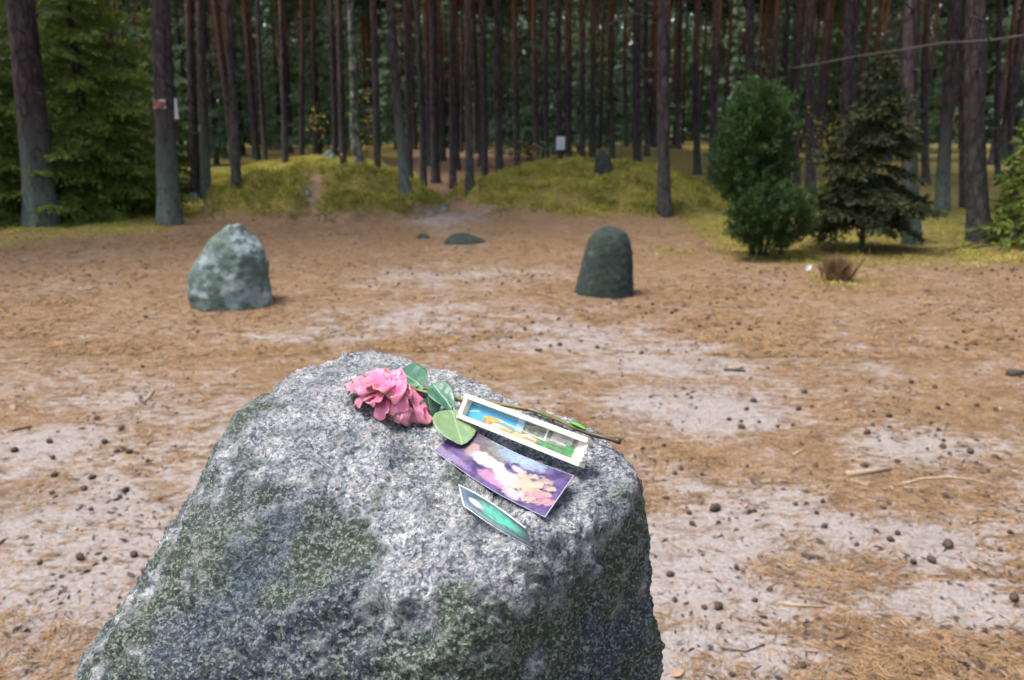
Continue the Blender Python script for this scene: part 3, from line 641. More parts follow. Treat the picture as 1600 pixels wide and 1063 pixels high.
def juniper(base, sc):
    rs = np.random.default_rng(5); t = empty('juniper_bush', base, 'dense green juniper bush with a round top and bushy foot', 'bush')
    P, Dn = [], []
    # lobes: centre x, y, z, rx, ry, rz (metres, from photo pixels * sc)
    lobes = [(-2, 0, 205, 36, 38, 50, 1700), (-22, 0, 166, 44, 42, 58, 2300), (-36, 4, 122, 34, 38, 46, 1500), (6, 0, 150, 30, 36, 58, 1700), (-12, 0, 95, 38, 38, 48, 1200), (-14, -12, 112, 34, 34, 34, 900), (-2, -45, 72, 44, 34, 30, 1700), (34, -38, 62, 28, 32, 36, 1300), (-18, -40, 48, 30, 32, 32, 1100), (10, -30, 25, 32, 28, 22, 600)]
    for (x, y, z, rx, ry, rz, m_) in lobes:
        m_ = m_ // 11; d = rs.normal(size=(m_, 3)); d /= np.linalg.norm(d, axis=1)[:, None]; rad = rs.uniform(.25, 1.0, m_) ** .5 * (1 + .30 * pn(d * 3.1 + x))
        p = (np.array([x, y, z]) + d * rad[:, None] * (rx, ry, rz) * .88) * sc
        sd_ = d * (.75, .75, .3) + np.array([0, 0, .8]) + rs.normal(size=(m_, 3)) * .22; sd_ /= np.linalg.norm(sd_, axis=1)[:, None]
        for q0, q1 in zip(p, sd_):
            L = rs.uniform(.08, .24) * (1.25 if z > 190 else 1); k_ = int(38 + 160 * L); u = rs.random(k_) ** .8; w_ = .055 * (1.1 - u) + .010
            P.append(q0 + q1 * (L * u)[:, None] + rs.normal(size=(k_, 3)) * w_[:, None] * .55); Dn.append(q1 + rs.normal(size=(k_, 3)) * .55)
    P = np.concatenate(P); Dn = np.concatenate(Dn); keep = P[:, 2] > .03; P = P[keep]; Dn = Dn[keep]; n = len(P)
    obj('crown', mesh('juniper_crown', *blades(P, Dn, RNG.uniform(.03, .06, n), RNG.uniform(.008, .015, n))), JUNIPER_LEAF, t)
    for (x0, x1, z1) in [(0, -20, 150), (8, 20, 170), (14, 40, 100), (-6, -5, 190), (40, 44, 70)]:
        obj('stem', mesh('juniper_stem', *tube(np.array([[x0, 0, -6], [(x0 + x1) / 2, -4, z1 * .5], [x1, 0, z1]]) * sc, [.022, .017, .006], 7), True), DARKTWIG, t)
b = hit_ground(1178, 400); juniper(b, ((b - CAM) @ FW) / F)

def sapling(px, Y, z0, z1, n, label, spread=.35):
    b = at_depth(px, Y); t = empty('yellow_sapling', b, label, 'sapling')
    obj('stem', mesh('sapling_stem', *tube([[0, 0, -.05], [.02, 0, z1 * .5], [0, 0, z1]], [.012, .009, .003], 5)), DARKTWIG, t)
    P = RNG.normal(size=(n, 3)) * (spread, spread * .6, (z1 - z0) * .28) + (0, 0, (z0 + z1) / 2); d = RNG.normal(size=(n, 3)) * (1, 1, .4)
    tw = [tube([[0, 0, max(.1, p[2] - .12)], p], [.004, .002], 3, False) for p in P[:26]]
    obj('twigs', mesh('sapling_twigs', *join(tw)), DARKTWIG, t)['kind'] = 'stuff'
    obj('crown', mesh('sapling_leaves', *blades(P, d, RNG.uniform(.06, .11, n), RNG.uniform(.04, .07, n))), YELLOW_LEAF, t)
sapling(1292, 15.5, .6, 1.75, 170, 'yellow leaved sapling glowing behind the small shady spruce')
sapling(827, 19.5, .5, 1.15, 60, 'tiny yellow green sapling at the rim of the mound with the dark stone', .22)
sapling(574, 18.9, .7, 2.0, 60, 'sapling with a few orange leaves beside the crooked mottled trunk', .25)
sapling(497, 22.5, .7, 1.3, 40, 'tiny yellow sapling on the far grassy mound', .18)
sapling(1462, 24, .3, 2.4, 150, 'pale yellow green sapling between the far trunks beside the reddish leaning pine', .5)

# ------------------------------------------------------------------ far wood closing the view
n = 230; parts = []
ang = RNG.uniform(-.85, .85, n); R_ = RNG.uniform(78, 125, n)
for a, r_ in zip(ang, R_):
    x, y = r_ * math.sin(a), r_ * math.cos(a); parts.append(tube([[x, y, -.5], [x + RNG.normal() * .3, y, 8], [x + RNG.normal() * .5, y, 18]], [.2, .15, .05], 6, False))
V1, F1 = join(parts); far = obj('far_trunks', mesh('far_trunks', V1, F1), BARK); tag(far, 'faint trunks of the far wood closing the view', 'wood', kind='stuff')
m_ = 220000; a = np.where(RNG.random(m_) < .72, RNG.uniform(-.85, .85, m_), RNG.uniform(-math.pi, math.pi, m_)); r_ = RNG.uniform(72, 135, m_); z = np.where(RNG.random(m_) < .6, RNG.uniform(5, 24, m_), RNG.uniform(0, 10, m_))
P = np.stack([r_ * np.sin(a), r_ * np.cos(a), z], 1); keep = (fbm(P * .14, 2) > -.30); P = P[keep]
far2 = obj('far_foliage', mesh('far_foliage', *blades(P, RNG.normal(size=P.shape), RNG.uniform(.7, 1.5, len(P)), RNG.uniform(.35, .75, len(P)))), FAR_LEAF_LIT); tag(far2, 'blurred green foliage of the far wood', 'foliage', kind='stuff')

# ------------------------------------------------------------------ grass and moss on the mounds and forest edge
def scatter(n, xr, yr, dens):
    x = RNG.uniform(*xr, n); y = RNG.uniform(*yr, n); k = RNG.random(n) < dens(x, y); return x[k], y[k]
gd = lambda x, y: np.clip((green_f(x, y) - .28) * 1.6, 0, 1) * (1 - np.clip(path_f(x, y) * 1.3, 0, 1))
x, y = scatter(330000, (-9, 8), (7, 24), gd); z = terr(x, y)
P = np.stack([x, y, z - .01], 1); n = len(P); d = RNG.normal(size=(n, 3)) * .6 + (0, 0, 1.0); d[:, 2] = np.abs(d[:, 2])
_, mm = mound_f(x, y)
V, Fq = blades(P, d, RNG.uniform(.04, .11, n) * (.6 + .5 * mm) * (1 + 1.2 * np.clip(n2(x, y, 2.6, 2, 12.), -.4, 1)), RNG.uniform(.010, .02, n), .25)
tag(obj('grass', mesh('grass', V, Fq), GRASS), 'short yellow green grass and moss covering the mounds', 'grass', kind='stuff')

P, d, L_ = [], [], []
k = 0
while k < 420:
    x0, y0 = (RNG.uniform(-5.4, -1), RNG.uniform(11.6, 16)) if k % 5 < 3 else (RNG.uniform(-1.4, 4.6), RNG.uniform(12.2, 18))
    if mound_f(x0, y0)[1] < .35 or path_f(np.array([x0]), np.array([y0]))[0] > .2: continue
    k += 1; m_ = 46; sz = RNG.uniform(.08, .2); o_ = RNG.normal(size=(m_, 3)) * (sz * .55, sz * .55, 0); q = np.array([x0, y0, 0]) + o_; q[:, 2] = terr(q[:, 0], q[:, 1]) - .01
    P.append(q); d.append(o_ * (1.2 / sz) + RNG.normal(size=(m_, 3)) * .35 + (0, 0, 1.1)); L_.append(RNG.uniform(.5, 1.1, m_) * sz)
P = np.concatenate(P); d = np.concatenate(d); L_ = np.concatenate(L_)
tag(obj('heather', mesh('heather', *blades(P, d, L_, RNG.uniform(.012, .022, len(P)), .2)), leafmat('heather_sprigs', (.055, .075, .012), (.34, .32, .06), 5, .3)), 'dark green and brown heather tufts dotted over the mounds', 'heather', kind='stuff')

# ------------------------------------------------------------------ needle litter, cones, twigs, leaves
def needles(n, yr, xs, L, Wd, keepf):
    y = yr[0] + (yr[1] - yr[0]) * RNG.random(n) ** 1.4; x = RNG.uniform(-1, 1, n) * xs(y); k = RNG.random(n) < keepf(x, y); x, y = x[k], y[k]; z = terr(x, y)
    n = len(x); a = RNG.uniform(0, 6.283, n); d = np.stack([np.cos(a), np.sin(a), RNG.normal(size=n) * .12 + .03], 1)
    P = np.stack([x, y, z + RNG.uniform(.001, .008, n)], 1); L = RNG.uniform(L * .5, L * 1.25, n)[:, None]; S = np.stack([-d[:, 1], d[:, 0], RNG.normal(size=n) * .3], 1) * Wd / 2
    B = np.stack([RNG.normal(size=n), RNG.normal(size=n), np.zeros(n)], 1) * L * .06
    V = np.stack([P - d * L / 2 - S, P - d * L / 2 + S, P + B + S, P + d * L / 2, P + B - S], 1)
    return V.reshape(-1, 3), np.arange(5 * n).reshape(n, 5)
nk = lambda x, y: np.clip(.40 - (sand_f(x, y) - .12) * 1.9 + 1.5 * n2(x, y, 2.8, 3, 8.), .05, 1)
V1 = needles(150000, (1.2, 5.5), lambda y: .72 * y + .9, .055, .0025, nk)
V2 = needles(70000, (5, 11.5), lambda y: .72 * y + .6, .08, .0075, nk)
tag(obj('needle_litter', mesh('needle_litter', *join([V1, V2])), NEEDLE), 'fallen orange brown pine needles strewn over the sandy ground', 'litter', kind='stuff')

nd = 26000; y = 1.3 + 10.2 * RNG.random(nd) ** 1.1; x = RNG.uniform(-1, 1, nd) * (.72 * y + .8); kp = RNG.random(nd) < np.clip(.35 + 1.1 * n2(x, y, 1.7, 3, 15.), .06, 1); x, y = x[kp], y[kp]; nd = len(x)
P = np.stack([x, y, terr(x, y) + .004], 1); a = RNG.uniform(0, 6.283, nd); d = np.stack([np.cos(a), np.sin(a), RNG.normal(size=nd) * .25], 1)
sel = RNG.random(nd) < .8
for nm_, mt_, sl_, lb_ in (('bark_crumbs', DARKTWIG, sel, 'dark crumbs of bark and twig scattered over the forest floor'), ('pale_crumbs', DRY_LEAF, ~sel, 'pale flecks of leaf and wood scattered over the forest floor')):
    q_ = sl_.sum(); tag(obj(nm_, mesh(nm_, *blades(P[sl_], d[sl_], RNG.uniform(.012, .045, q_), RNG.uniform(.006, .016, q_))), mt_), lb_, 'litter', kind='stuff')

def cone_mesh(seed, op):
    rs = np.random.default_rng(seed); nr, ns = 13, 16; q = np.linspace(0, 1, nr); r = .5 * np.sin(np.pi * (q * .93 + .035)) ** .75 * (1 - .28 * q); z = q - .5
    th = np.linspace(0, 2 * math.pi, ns, endpoint=False); i, j = np.meshgrid(np.arange(nr), np.arange(ns), indexing='ij')
    bumpy = 1 + op * (((i + j) % 2) * 1.0 - .4)
    R_ = r[:, None] * bumpy; th2 = th[None] + i * .2
    X = z[:, None] + .05 * op * ((i + j) % 2); V = np.stack([X + 0 * R_, R_ * .72 * np.cos(th2), R_ * .72 * np.sin(th2)], -1).reshape(-1, 3)
    m_ = mesh('pine_cone', V, [grid_faces(nr, ns, True), np.arange(ns)[None, ::-1], (np.arange(ns) + (nr - 1) * ns)[None]]); m_.materials.append(CONE); return m_
CONES = [cone_mesh(1, .30), cone_mesh(2, .48), cone_mesh(3, .18)]
def cone(p, size, k, label, group):
    o = obj('pine_cone', CONES[k % 3], None); o.scale = (size, size, size); o.rotation_euler = (RNG.uniform(0, 6.28), RNG.normal() * .25, RNG.uniform(0, 6.28)); o.location = (p[0], p[1], p[2] + size * .24)
    tag(o, label, 'pine cone', group); return o
SANDC = ('dark pine cone lying on bare pale sand near the boulder', 'cones on bare sand'); LITC = ('small dark pine cone lying among fallen needles', 'cones among needles')
near = [(1047, 895, 17), (1122, 944, 22), (1054, 935, 14), (1402, 831, 14), (1391, 841, 15), (1481, 847, 26), (1455, 872, 20), (1427, 876, 15), (1584, 930, 24), (1466, 993, 14), (1255, 1038, 15), (1179, 937, 10), (1288, 820, 14), (1243, 786, 11), (1260, 785, 11), (1285, 781, 13), (1276, 800, 10),
        (1331, 803, 11), (1541, 774, 14), (1096, 740, 9), (1167, 727, 9), (1171, 797, 12), (1179, 797, 9), (1122, 815, 10), (1555, 712, 13), (1578, 830, 11), (1144, 1052, 14), (1202, 920, 10), (1122, 978, 12), (1338, 849, 12), (1380, 792, 11), (1525, 722, 9), (1263, 870, 12), (1100, 948, 10), (1562, 857, 12),
        (1215, 665, 9), (1080, 620, 9), (1003, 700, 8), (1004, 706, 7), (1068, 606, 9), (1250, 692, 8), (1390, 666, 9), (1307, 654, 8), (1480, 775, 8), (1310, 1010, 9), (1150, 884, 11)]
for k, (x, y, wpx) in enumerate(near):
    p = hit_ground(x, y + wpx * .3); t = (p - CAM) @ FW; sz = min(.050, max(.022, wpx * t / F * .85)); sv = float(sand_f(np.array([p[0]]), np.array([p[1]]))[0]); cone(p, sz, k, *(SANDC if sv > .16 else LITC))
k = 0; tries = 0
while k < 205 and tries < 4000:
    tries += 1; py = 420 + 470 * RNG.random() ** 1.9; px = RNG.uniform(-10, 1610)
    if 240 + max(0, 640 - py) * .9 < px < 1030 and py > 560: continue
    if RNG.random() < .35 and px < 700: continue
    p = hit_ground(px, py)
    if RNG.random() > .35 + 2.2 * float(n2(p[:1], p[1:2], .9, 2, 21.)[0]): continue
    sv = float(sand_f(np.array([p[0]]), np.array([p[1]]))[0]); cone(p, RNG.uniform(.022, .042), k, *(SANDC if sv > .16 and py > 560 else LITC)); k += 1
def stick(pts, r0, mat, label, lift=.5, name='fallen_stick', group=None):
    P = []
    for x, y in pts: p = hit_ground(x, y); p[2] += r0 * lift; P.append(p)
    P = np.array(P); b = P[0].copy(); b[2] -= r0 * lift
    P = np.concatenate([[P[0] + (P[1] - P[0]) * u for u in (0, .5)], P[1:]]); P += RNG.normal(size=P.shape) * r0 * .25 * (1, 1, 0)
    o = obj(name, mesh('stick', *tube(P - b, np.linspace(r0, r0 * .6, len(P)), 7), True), mat); o.location = b; tag(o, label, 'stick', group); return o
stick([(1320, 743), (1350, 741), (1390, 735)], .016, PALEWOOD, 'thick pale broken stick beside fallen needles'); stick([(1330, 752), (1362, 757)], .006, PALEWOOD, 'short bleached splinter beside the thick pale broken stick')
stick([(1410, 757), (1440, 750), (1480, 747), (1520, 751), (1545, 758)], .008, PALEWOOD, 'long thin curved pale stick lying on the needles'); stick([(1412, 762), (1442, 764)], .005, PALEWOOD, 'small pale twig next to the long curved stick')
stick([(1222, 945), (1255, 948), (1288, 950)], .007, PALEWOOD, 'pale peeled stick on a patch of needles near the boulder'); stick([(1240, 712), (1258, 703)], .008, PALEWOOD, 'short pale stick slanting on the needles')
stick([(1253, 869), (1270, 873), (1285, 876)], .010, DARKTWIG, 'short dark bark piece lying on grey sand'); stick([(1130, 580), (1165, 581)], .012, DARKTWIG, 'dark twig lying across orange needles beyond the sand patch')
stick([(1140, 578), (1160, 576)], .012, PALEWOOD, 'short pale wood chip resting by a dark twig'); stick([(1510, 877), (1525, 892)], .007, PALEWOOD, 'pale bark strip among thick needles')
stick([(1575, 588), (1600, 586)], .03, DARKTWIG, 'dark rotten log end lying in thin grass'); stick([(225, 630), (236, 618), (240, 612)], .012, PALEWOOD, 'whitish forked stick on needles beyond the boulder flank')
stick([(218, 622), (228, 634)], .01, DARKTWIG, 'dark twig crossing a whitish forked stick'); stick([(20, 675), (50, 668)], .009, DARKTWIG, 'dark bent twig on sandy needle ground')
stick([(1305, 1000), (1330, 990)], .005, DARKTWIG, 'thin dark twig near a needle heap'); stick([(1550, 1050), (1570, 1061)], .009, DARKTWIG, 'dark bark strip half buried in sand and needles')
stick([(1130, 1015), (1165, 1019), (1195, 1008)], .004, DARKTWIG, 'fine curved twig on pale sand near the boulder')
for k, (a_, b_) in enumerate([((1490, 392), (1600, 388)), ((1560, 392), (1602, 352)), ((1545, 384), (1556, 362)), ((1535, 382), (1549, 366)), ((1505, 386), (1570, 372)), ((1470, 394), (1530, 386))]):
    p0 = hit_ground(a_[0], max(a_[1], 384)); q = ray(*b_); t = ((p0 - CAM) @ FW); p1 = CAM + q * (t + .3); p1[2] = max(p1[2], terr1(p1[0], p1[1]) + .02)
    o = obj('fallen_branch', mesh('fallen_branch', *tube([[0, 0, 0], (p1 - p0) * .5 + (0, 0, .03), p1 - p0], [.016, .012, .005], 6), True), DEADWOOD if k % 2 else DARKTWIG); o.location = p0
    tag(o, 'dry fallen branch in the heap at the stout dark pine', 'branch', 'dry branches heaped at the stout pine')
def leaf_geo(L, Wd, fold=.25, curl=.15, nu=12, nv=9, seed=0, round_=.5, wav=.02):
    u = np.linspace(0, 1, nu)[:, None]; v = np.linspace(-1, 1, nv)[None]
    wd = Wd / 2 * np.sin(np.pi * u ** (.75 if round_ < .6 else .8)) ** (.75 if round_ < .6 else .55) * (1 - .15 * u)
    if nu >= 20: wd = wd * (1 + .05 * np.abs(np.sin(u * 34)))
    X = L * u + 0 * v; Y = wd * v; Z = fold * np.abs(Y) * .8 - curl * L * (u - .3) ** 2 + wav * L * fbm(np.stack([np.ravel(X / L * 3), np.ravel(Y / Wd * 3), np.full(X.size, seed * 1.3)], 1), 2).reshape(X.shape)
    return np.stack([X, Y + 0 * Z, Z], -1).reshape(-1, 3), grid_faces(nu, nv)
LM = []
for k in range(3):
    V, Fq = leaf_geo(1, .6, .3, .25, 8, 7, k, .5, .08); m_ = mesh('fallen_leaf', V - (.5, 0, 0), Fq, True); m_.materials.append(DRY_LEAF); LM.append(m_)
for k, (x, y, wpx) in enumerate([(1351, 760, 16), (1392, 766, 10), (1242, 820, 10), (1374, 856, 14), (1190, 976, 18), (1165, 793, 11), (1060, 1056, 26), (1585, 740, 11), (1120, 690, 9), (20, 640, 14), (1470, 640, 9), (1500, 650, 8), (1025, 535, 8), (785, 520, 8), (1170, 700, 9), (200, 350, 7), (1060, 445, 8), (107, 1040, 12), (1465, 470, 7)]):
    p = hit_ground(x, y); t = (p - CAM) @ FW; sz = wpx * t / F
    o = obj('fallen_leaf', LM[k % 3], None); o.location = (p[0], p[1], p[2] + .012); o.scale = (sz,) * 3; o.rotation_euler = (RNG.normal() * .25, RNG.normal() * .2, RNG.uniform(0, 6.28))
    tag(o, 'small dry tan leaf fallen on the needle litter', 'leaf', 'dry leaves on the forest floor')
# dried tuft with a red twig, and a scrap of litter
b = hit_ground(1312, 438); t_ = empty('dry_tuft', b, 'dry brown grass tuft with a bent red twig in green moss', 'plant'); sc = ((b - CAM) @ FW) / F
n = 700; d = RNG.normal(size=(n, 3)) * (.38, .38, .2) + (-.1, 0, 1.2); P = RNG.normal(size=(n, 3)) * (.055, .05, 0) + (-.02, 0, -.01)
obj('grass_blade', mesh('tuft_blades', *blades(P, d, RNG.uniform(.12, .36, n), RNG.uniform(.006, .012, n), .15)), plain('dry_heather', (.17, .105, .055), .9, .5, 12), t_)
obj('twig', mesh('red_twig', *join([tube(np.array([[14, 0, 0], [22, 0, 12], [30, 0, 26], [33, 0, 40]]) * sc, [.012, .010, .007, .004], 6), tube(np.array([[30, 0, 26], [40, 0, 40], [42, 0, 50]]) * sc, [.006, .004, .003], 5)]), True), plain('red_twig_bark', (.10, .05, .04), .9, .3), t_)
b = hit_ground(1262, 426); V, Fq = leaf_geo(.09, .06, .5, .6, 10, 9, 4, .5, .2); V[:, 2] += .03
o = obj('litter_scrap', mesh('litter_scrap', V, Fq, True), PAPER); o.location = b; o.rotation_euler = (.3, -.9, .4); tag(o, 'crumpled white scrap lying in grass beside the dry tuft', 'litter')

# ------------------------------------------------------------------ notices and the painted mark on the pines
PRINT = NT('paint', .75, .2); pw = PRINT.noise(45, 5, .7, PRINT.coord()); PRINT.color(PRINT.mix(PRINT.ramp(pw, [(.52, 0.), (.72, .5)]), PRINT.attr('paint', 'Color'), (.16, .13, .11))); PRINTM = PRINT.m
o2, b2, r2, l2 = TREEOBJ[265]
def on_trunk(px, py, b, r, lean):
    d = ray(px, py); Y = b[1] - r; return CAM + d * (Y / d[1])
c = on_trunk(254, 163, b2, r2, l2); sc = ((c - CAM) @ FW) / F
zc = c[2] - b2[2]; axx = lean_x = l2[0] * 5 * (1 - math.exp(-zc / 5)); axy = l2[1] * 5 * (1 - math.exp(-zc / 5))
rr = r2 * (1 - .8 * zc / HTREE) * 1.14
th = np.linspace(-2.35, -1.05, 25); zz = np.linspace(-7, 7, 19) * sc
TH, ZZ = np.meshgrid(th, zz, indexing='ij'); V = np.stack([axx + (rr + .006) * np.cos(TH), axy + (rr + .006) * np.sin(TH), zc + ZZ], -1).reshape(-1, 3)
band = (ZZ / sc).ravel(); tq = TH.ravel(); colr = np.where((np.abs(band) < 3.2)[:, None], (.36, .05, .05), (.55, .55, .52)); colr = np.where(((np.abs(tq + 1.75) < .28) & (band < 4))[:, None], (.36, .06, .05), colr)
wear = fbm(np.stack([V[:, 0] * 30, V[:, 1] * 30, V[:, 2] * 30], 1), 2) > .10; colr = np.where(wear[:, None], (.06, .055, .05), colr) * .75
tm = obj('trail_mark', mesh('trail_mark', V, grid_faces(25, 19), True, colr), PRINTM, o2); tm['label'] = 'worn white and red trail mark painted on bark'
def sheet(px, py, wpx, hpx, Y, rz, label, parent_y=None, bendx=.02):
    d = ray(px, py); c = CAM + d * (Y / d[1]); sc = ((c - CAM) @ FW) / F; u, v = np.meshgrid(np.linspace(-.5, .5, 24), np.linspace(-.5, .5, 34), indexing='ij')
    V = np.stack([u * wpx * sc, bendx * np.cos(u * 2.5) * -1, v * hpx * sc], -1).reshape(-1, 3); lines = (np.sin(v.ravel() * 60) > .35) & (np.abs(u.ravel()) < .36) & (np.abs(v.ravel()) < .4)
    colr = np.where(lines[:, None], (.52, .53, .56), (.70, .71, .76))
    o = obj('notice_sheet', mesh('notice_sheet', V, grid_faces(24, 34), False, colr), PRINTM); o.location = c; o.rotation_euler = (0, 0, rz); tag(o, label, 'notice'); md = o.modifiers.new('thick', 'SOLIDIFY'); md.thickness = .004; return o
zc2 = on_trunk(266, 170, b2, r2, l2)[2] - b2[2]
sheet(266.5, 170, 24, 32, b2[1] - .02, 1.02, 'white paper notice wrapped on the side of the marked pine')
o3, b3, r3, l3 = TREEOBJ[876]
sheet(876, 224, 13, 20, b3[1] - r3 * 1.12 - .012, 0, 'white printed sheet fixed to a thin pine behind the mound', bendx=.01)

# ------------------------------------------------------------------ the rose
def V3(a): return np.asarray(a, float)
ROSE_C = on_rock(632, 606, .018); R0 = on_rock(605, 650, 0)
rose = empty('rose', on_rock(605, 640, 0), 'wilted pink rose with green leaves and a long cut stem lying on the boulder', 'flower')
ro = V3(rose.location)
s = NT('rose_petal', .6, .25); f = s.noise(55, 4, .6, s.coord()); g = s.noise(14, 3, .6, s.coord(), dist=.5)
v_ = s.n('ShaderNodeTexWave'); v_.inputs['Scale'].default_value = 60; v_.inputs['Distortion'].default_value = 6; s.t.links.new(s.coord(), v_.inputs[0])
c = s.mix(s.ramp(g, [(.35, 0.), (.65, 1.)]), (.54, .075, .185), (.80, .33, .46)); c = s.mix(s.ramp(f, [(.55, 0.), (.8, .55)]), c, (.48, .055, .13))
c = s.mix(s.math('MULTIPLY', v_.outputs['Fac'], .16), c, (.50, .07, .15))
c = s.mix(s.math('MULTIPLY', s.attr('edge'), s.ramp(f, [(.3, .1), (.6, .85)])), c, (.42, .24, .14)); s.color(c); s.b.inputs['Subsurface Weight'].default_value = .12; s.b.inputs['Subsurface Radius'].default_value = (.004, .002, .002); s.bump(f, .35, .002)
PETAL = s.m
def petal(tip, width, lift, seed, roll=0.0, wide_at=.62, curl=.004, base_off=(0, 0, 0)):
    """sheet from the calyx to a tip point on the rock, arching lift metres above the chord"""
    rs = np.random.default_rng(seed); A = ROSE_C + V3(base_off); B = V3(tip); nu, nv = 26, 21
    u = np.linspace(0, 1, nu)[:, None]; v = np.linspace(-1, 1, nv)[None]
    ch = B - A; L = np.linalg.norm(ch); ax = ch / L; sd_ = np.cross(ax, [0, 0, 1]); sd_ /= np.linalg.norm(sd_); nm = np.cross(sd_, ax)
    cr, sr = math.cos(roll), math.sin(roll); sd2 = sd_ * cr + nm * sr; nm2 = nm * cr - sd_ * sr
    wd = width / 2 * (np.clip(u, 0, 1) ** .6) * (1 - np.clip((u - wide_at) / (1 - wide_at), 0, 1) ** 2.2 * .50) + .0015
    along = u * L * (1 - .13 * np.abs(v) ** 2.2 * u + .035 * np.sin(v * 4 + seed) * u)
    arch = .7 * lift * np.sin(np.pi * np.clip(u, 0, 1) ** .8) - .16 * wd * np.abs(v) ** 2 * u + curl * np.clip((u - .8) / .2, 0, 1) ** 2
    q = np.stack([np.ravel(u * 2.2 + 0 * v), np.ravel(v * 1.6 + 0 * u), np.full(nu * nv, seed * 2.1)], 1)
    wr = (.0085 * (.45 - np.abs(pn(q * (.9, 1.1, 1)) * 1.6)) + .004 * pn(q * 1.7 + 4)).reshape(nu, nv) * u ** .7 + .0012 * np.sin(v * 3.3 + seed * 2.1 + u * 1.5) * u + .0005 * np.sin(v * 15 + 5 * pn(q * 2).reshape(nu, nv)) * u * (1 - .5 * u)
    P = A + along[..., None] * ax + (wd * v)[..., None] * sd2 + (arch + wr)[..., None] * nm2
    P = P.reshape(-1, 3); edge = (np.maximum(np.abs(v) ** 8 * u, np.clip((u - .86) / .14, 0, 1)) + 0 * v).ravel()
    for i in range(len(P)):
        rz_ = rock_z(P[i, 0], P[i, 1])
        if rz_ is not None and P[i, 2] < rz_ + .0025: P[i, 2] = rz_ + .0025 + .25 * abs(P[i, 2] - rz_ - .0025) * .2
    m_ = mesh('petal', P - ro, grid_faces(nu, nv), True); attr(m_, 'edge', edge)
    o = obj('petal', m_, PETAL, rose); md = o.modifiers.new('thick', 'SOLIDIFY'); md.thickness = .0006; return o
def tp(x, y, lift=0.0): return on_rock(x, y, lift)
PET = [ # tip px, lift above the rock, width, arch, roll
    ((541, 604), .008, .042, .008, .15), ((555, 629), .003, .046, .010, .1), ((584, 649), .002, .050, .012, 0.), ((618, 661), .002, .050, .014, -.1), ((648, 664), .002, .038, .010, -.1), ((672, 662), .003, .022, .006, -.1),
    ((552, 598), .018, .040, .008, .2), ((574, 630), .010, .048, .012, .05), ((607, 646), .008, .052, .014, 0.), ((640, 650), .006, .034, .012, -.2),
    ((568, 591), .024, .042, .006, .25), ((598, 617), .021, .048, .010, .1), ((580, 607), .022, .044, .008, .1), ((624, 630), .014, .036, .010, -.15), ((600, 586), .027, .038, .005, .3), ((615, 590), .026, .026, .004, .5)]
for i, (tpx, lf, wd, ar, rl) in enumerate(PET):
    petal(tp(*tpx, lf), wd, ar, i + 1, rl, .55 + .12 * random.random(), random.uniform(-.003, .006), (random.uniform(-.004, .004), random.uniform(-.004, .004), random.uniform(-.006, .004) + lf * .25))
s = NT('rose_leaf', .38, .5); X_, Y_, Z_ = s.sep(s.attr('luv', 'Vector'))
ve = s.math('SUBTRACT', s.math('ABSOLUTE', Y_), s.math('MULTIPLY', X_, 1.0)); wv = s.math('ABSOLUTE', s.math('SINE', s.math('MULTIPLY', ve, 13.))); vein = s.ramp(wv, [(.0, .55), (.12, 0.)]); mid_ = s.ramp(s.math('ABSOLUTE', Y_), [(.02, .9), (.06, 0.)])
f = s.noise(60, 3, .6, s.coord()); pale = s.attr('pale')
lg = s.mix(f, (.020, .085, .048), (.042, .135, .075)); lp = s.mix(f, (.115, .19, .085), (.17, .25, .125)); c = s.mix(pale, lg, lp)
c = s.mix(s.math('MULTIPLY', s.math('MAXIMUM', vein, mid_), .45), c, (.30, .40, .22)); s.color(c); s.bump(s.math('SUBTRACT', f, s.math('MULTIPLY', s.math('MAXIMUM', vein, mid_), .6)), .3, .001); LEAFM = s.m
def rose_leaf(p0, p1, width, seed, pale=0., roll=0., fold=.3, curl=.12, round_=.4):
    A = on_rock(*p0); B = on_rock(*p1); L = np.linalg.norm(B - A); ax = (B - A) / L; sd_ = np.cross([0, 0, 1], ax); sd_ /= np.linalg.norm(sd_); nm = np.cross(ax, sd_)
    cr, sr = math.cos(roll), math.sin(roll); sd2 = sd_ * cr + nm * sr; nm2 = nm * cr - sd_ * sr
    V, Fq = leaf_geo(L, width, fold, curl, 44, 15, seed, round_, .03); u = V[:, 0] / L; vv = V[:, 1] / (width / 2)
    P = A + V[:, :1] * ax + V[:, 1:2] * sd2 + V[:, 2:3] * nm2
    for i in range(len(P)):
        rz_ = rock_z(P[i, 0], P[i, 1])
        if rz_ is not None and P[i, 2] < rz_ + .0015: P[i, 2] = rz_ + .0015
    m_ = mesh('rose_leaf', P - ro, Fq, True); attr(m_, 'pale', np.full(len(P), pale)); a_ = m_.attributes.new('luv', 'FLOAT_VECTOR', 'POINT'); a_.data.foreach_set('vector', np.stack([u, vv, 0 * u], 1).astype(np.float32).ravel())
    o = obj('leaf', m_, LEAFM, rose); md = o.modifiers.new('thick', 'SOLIDIFY'); md.thickness = .0005; return o
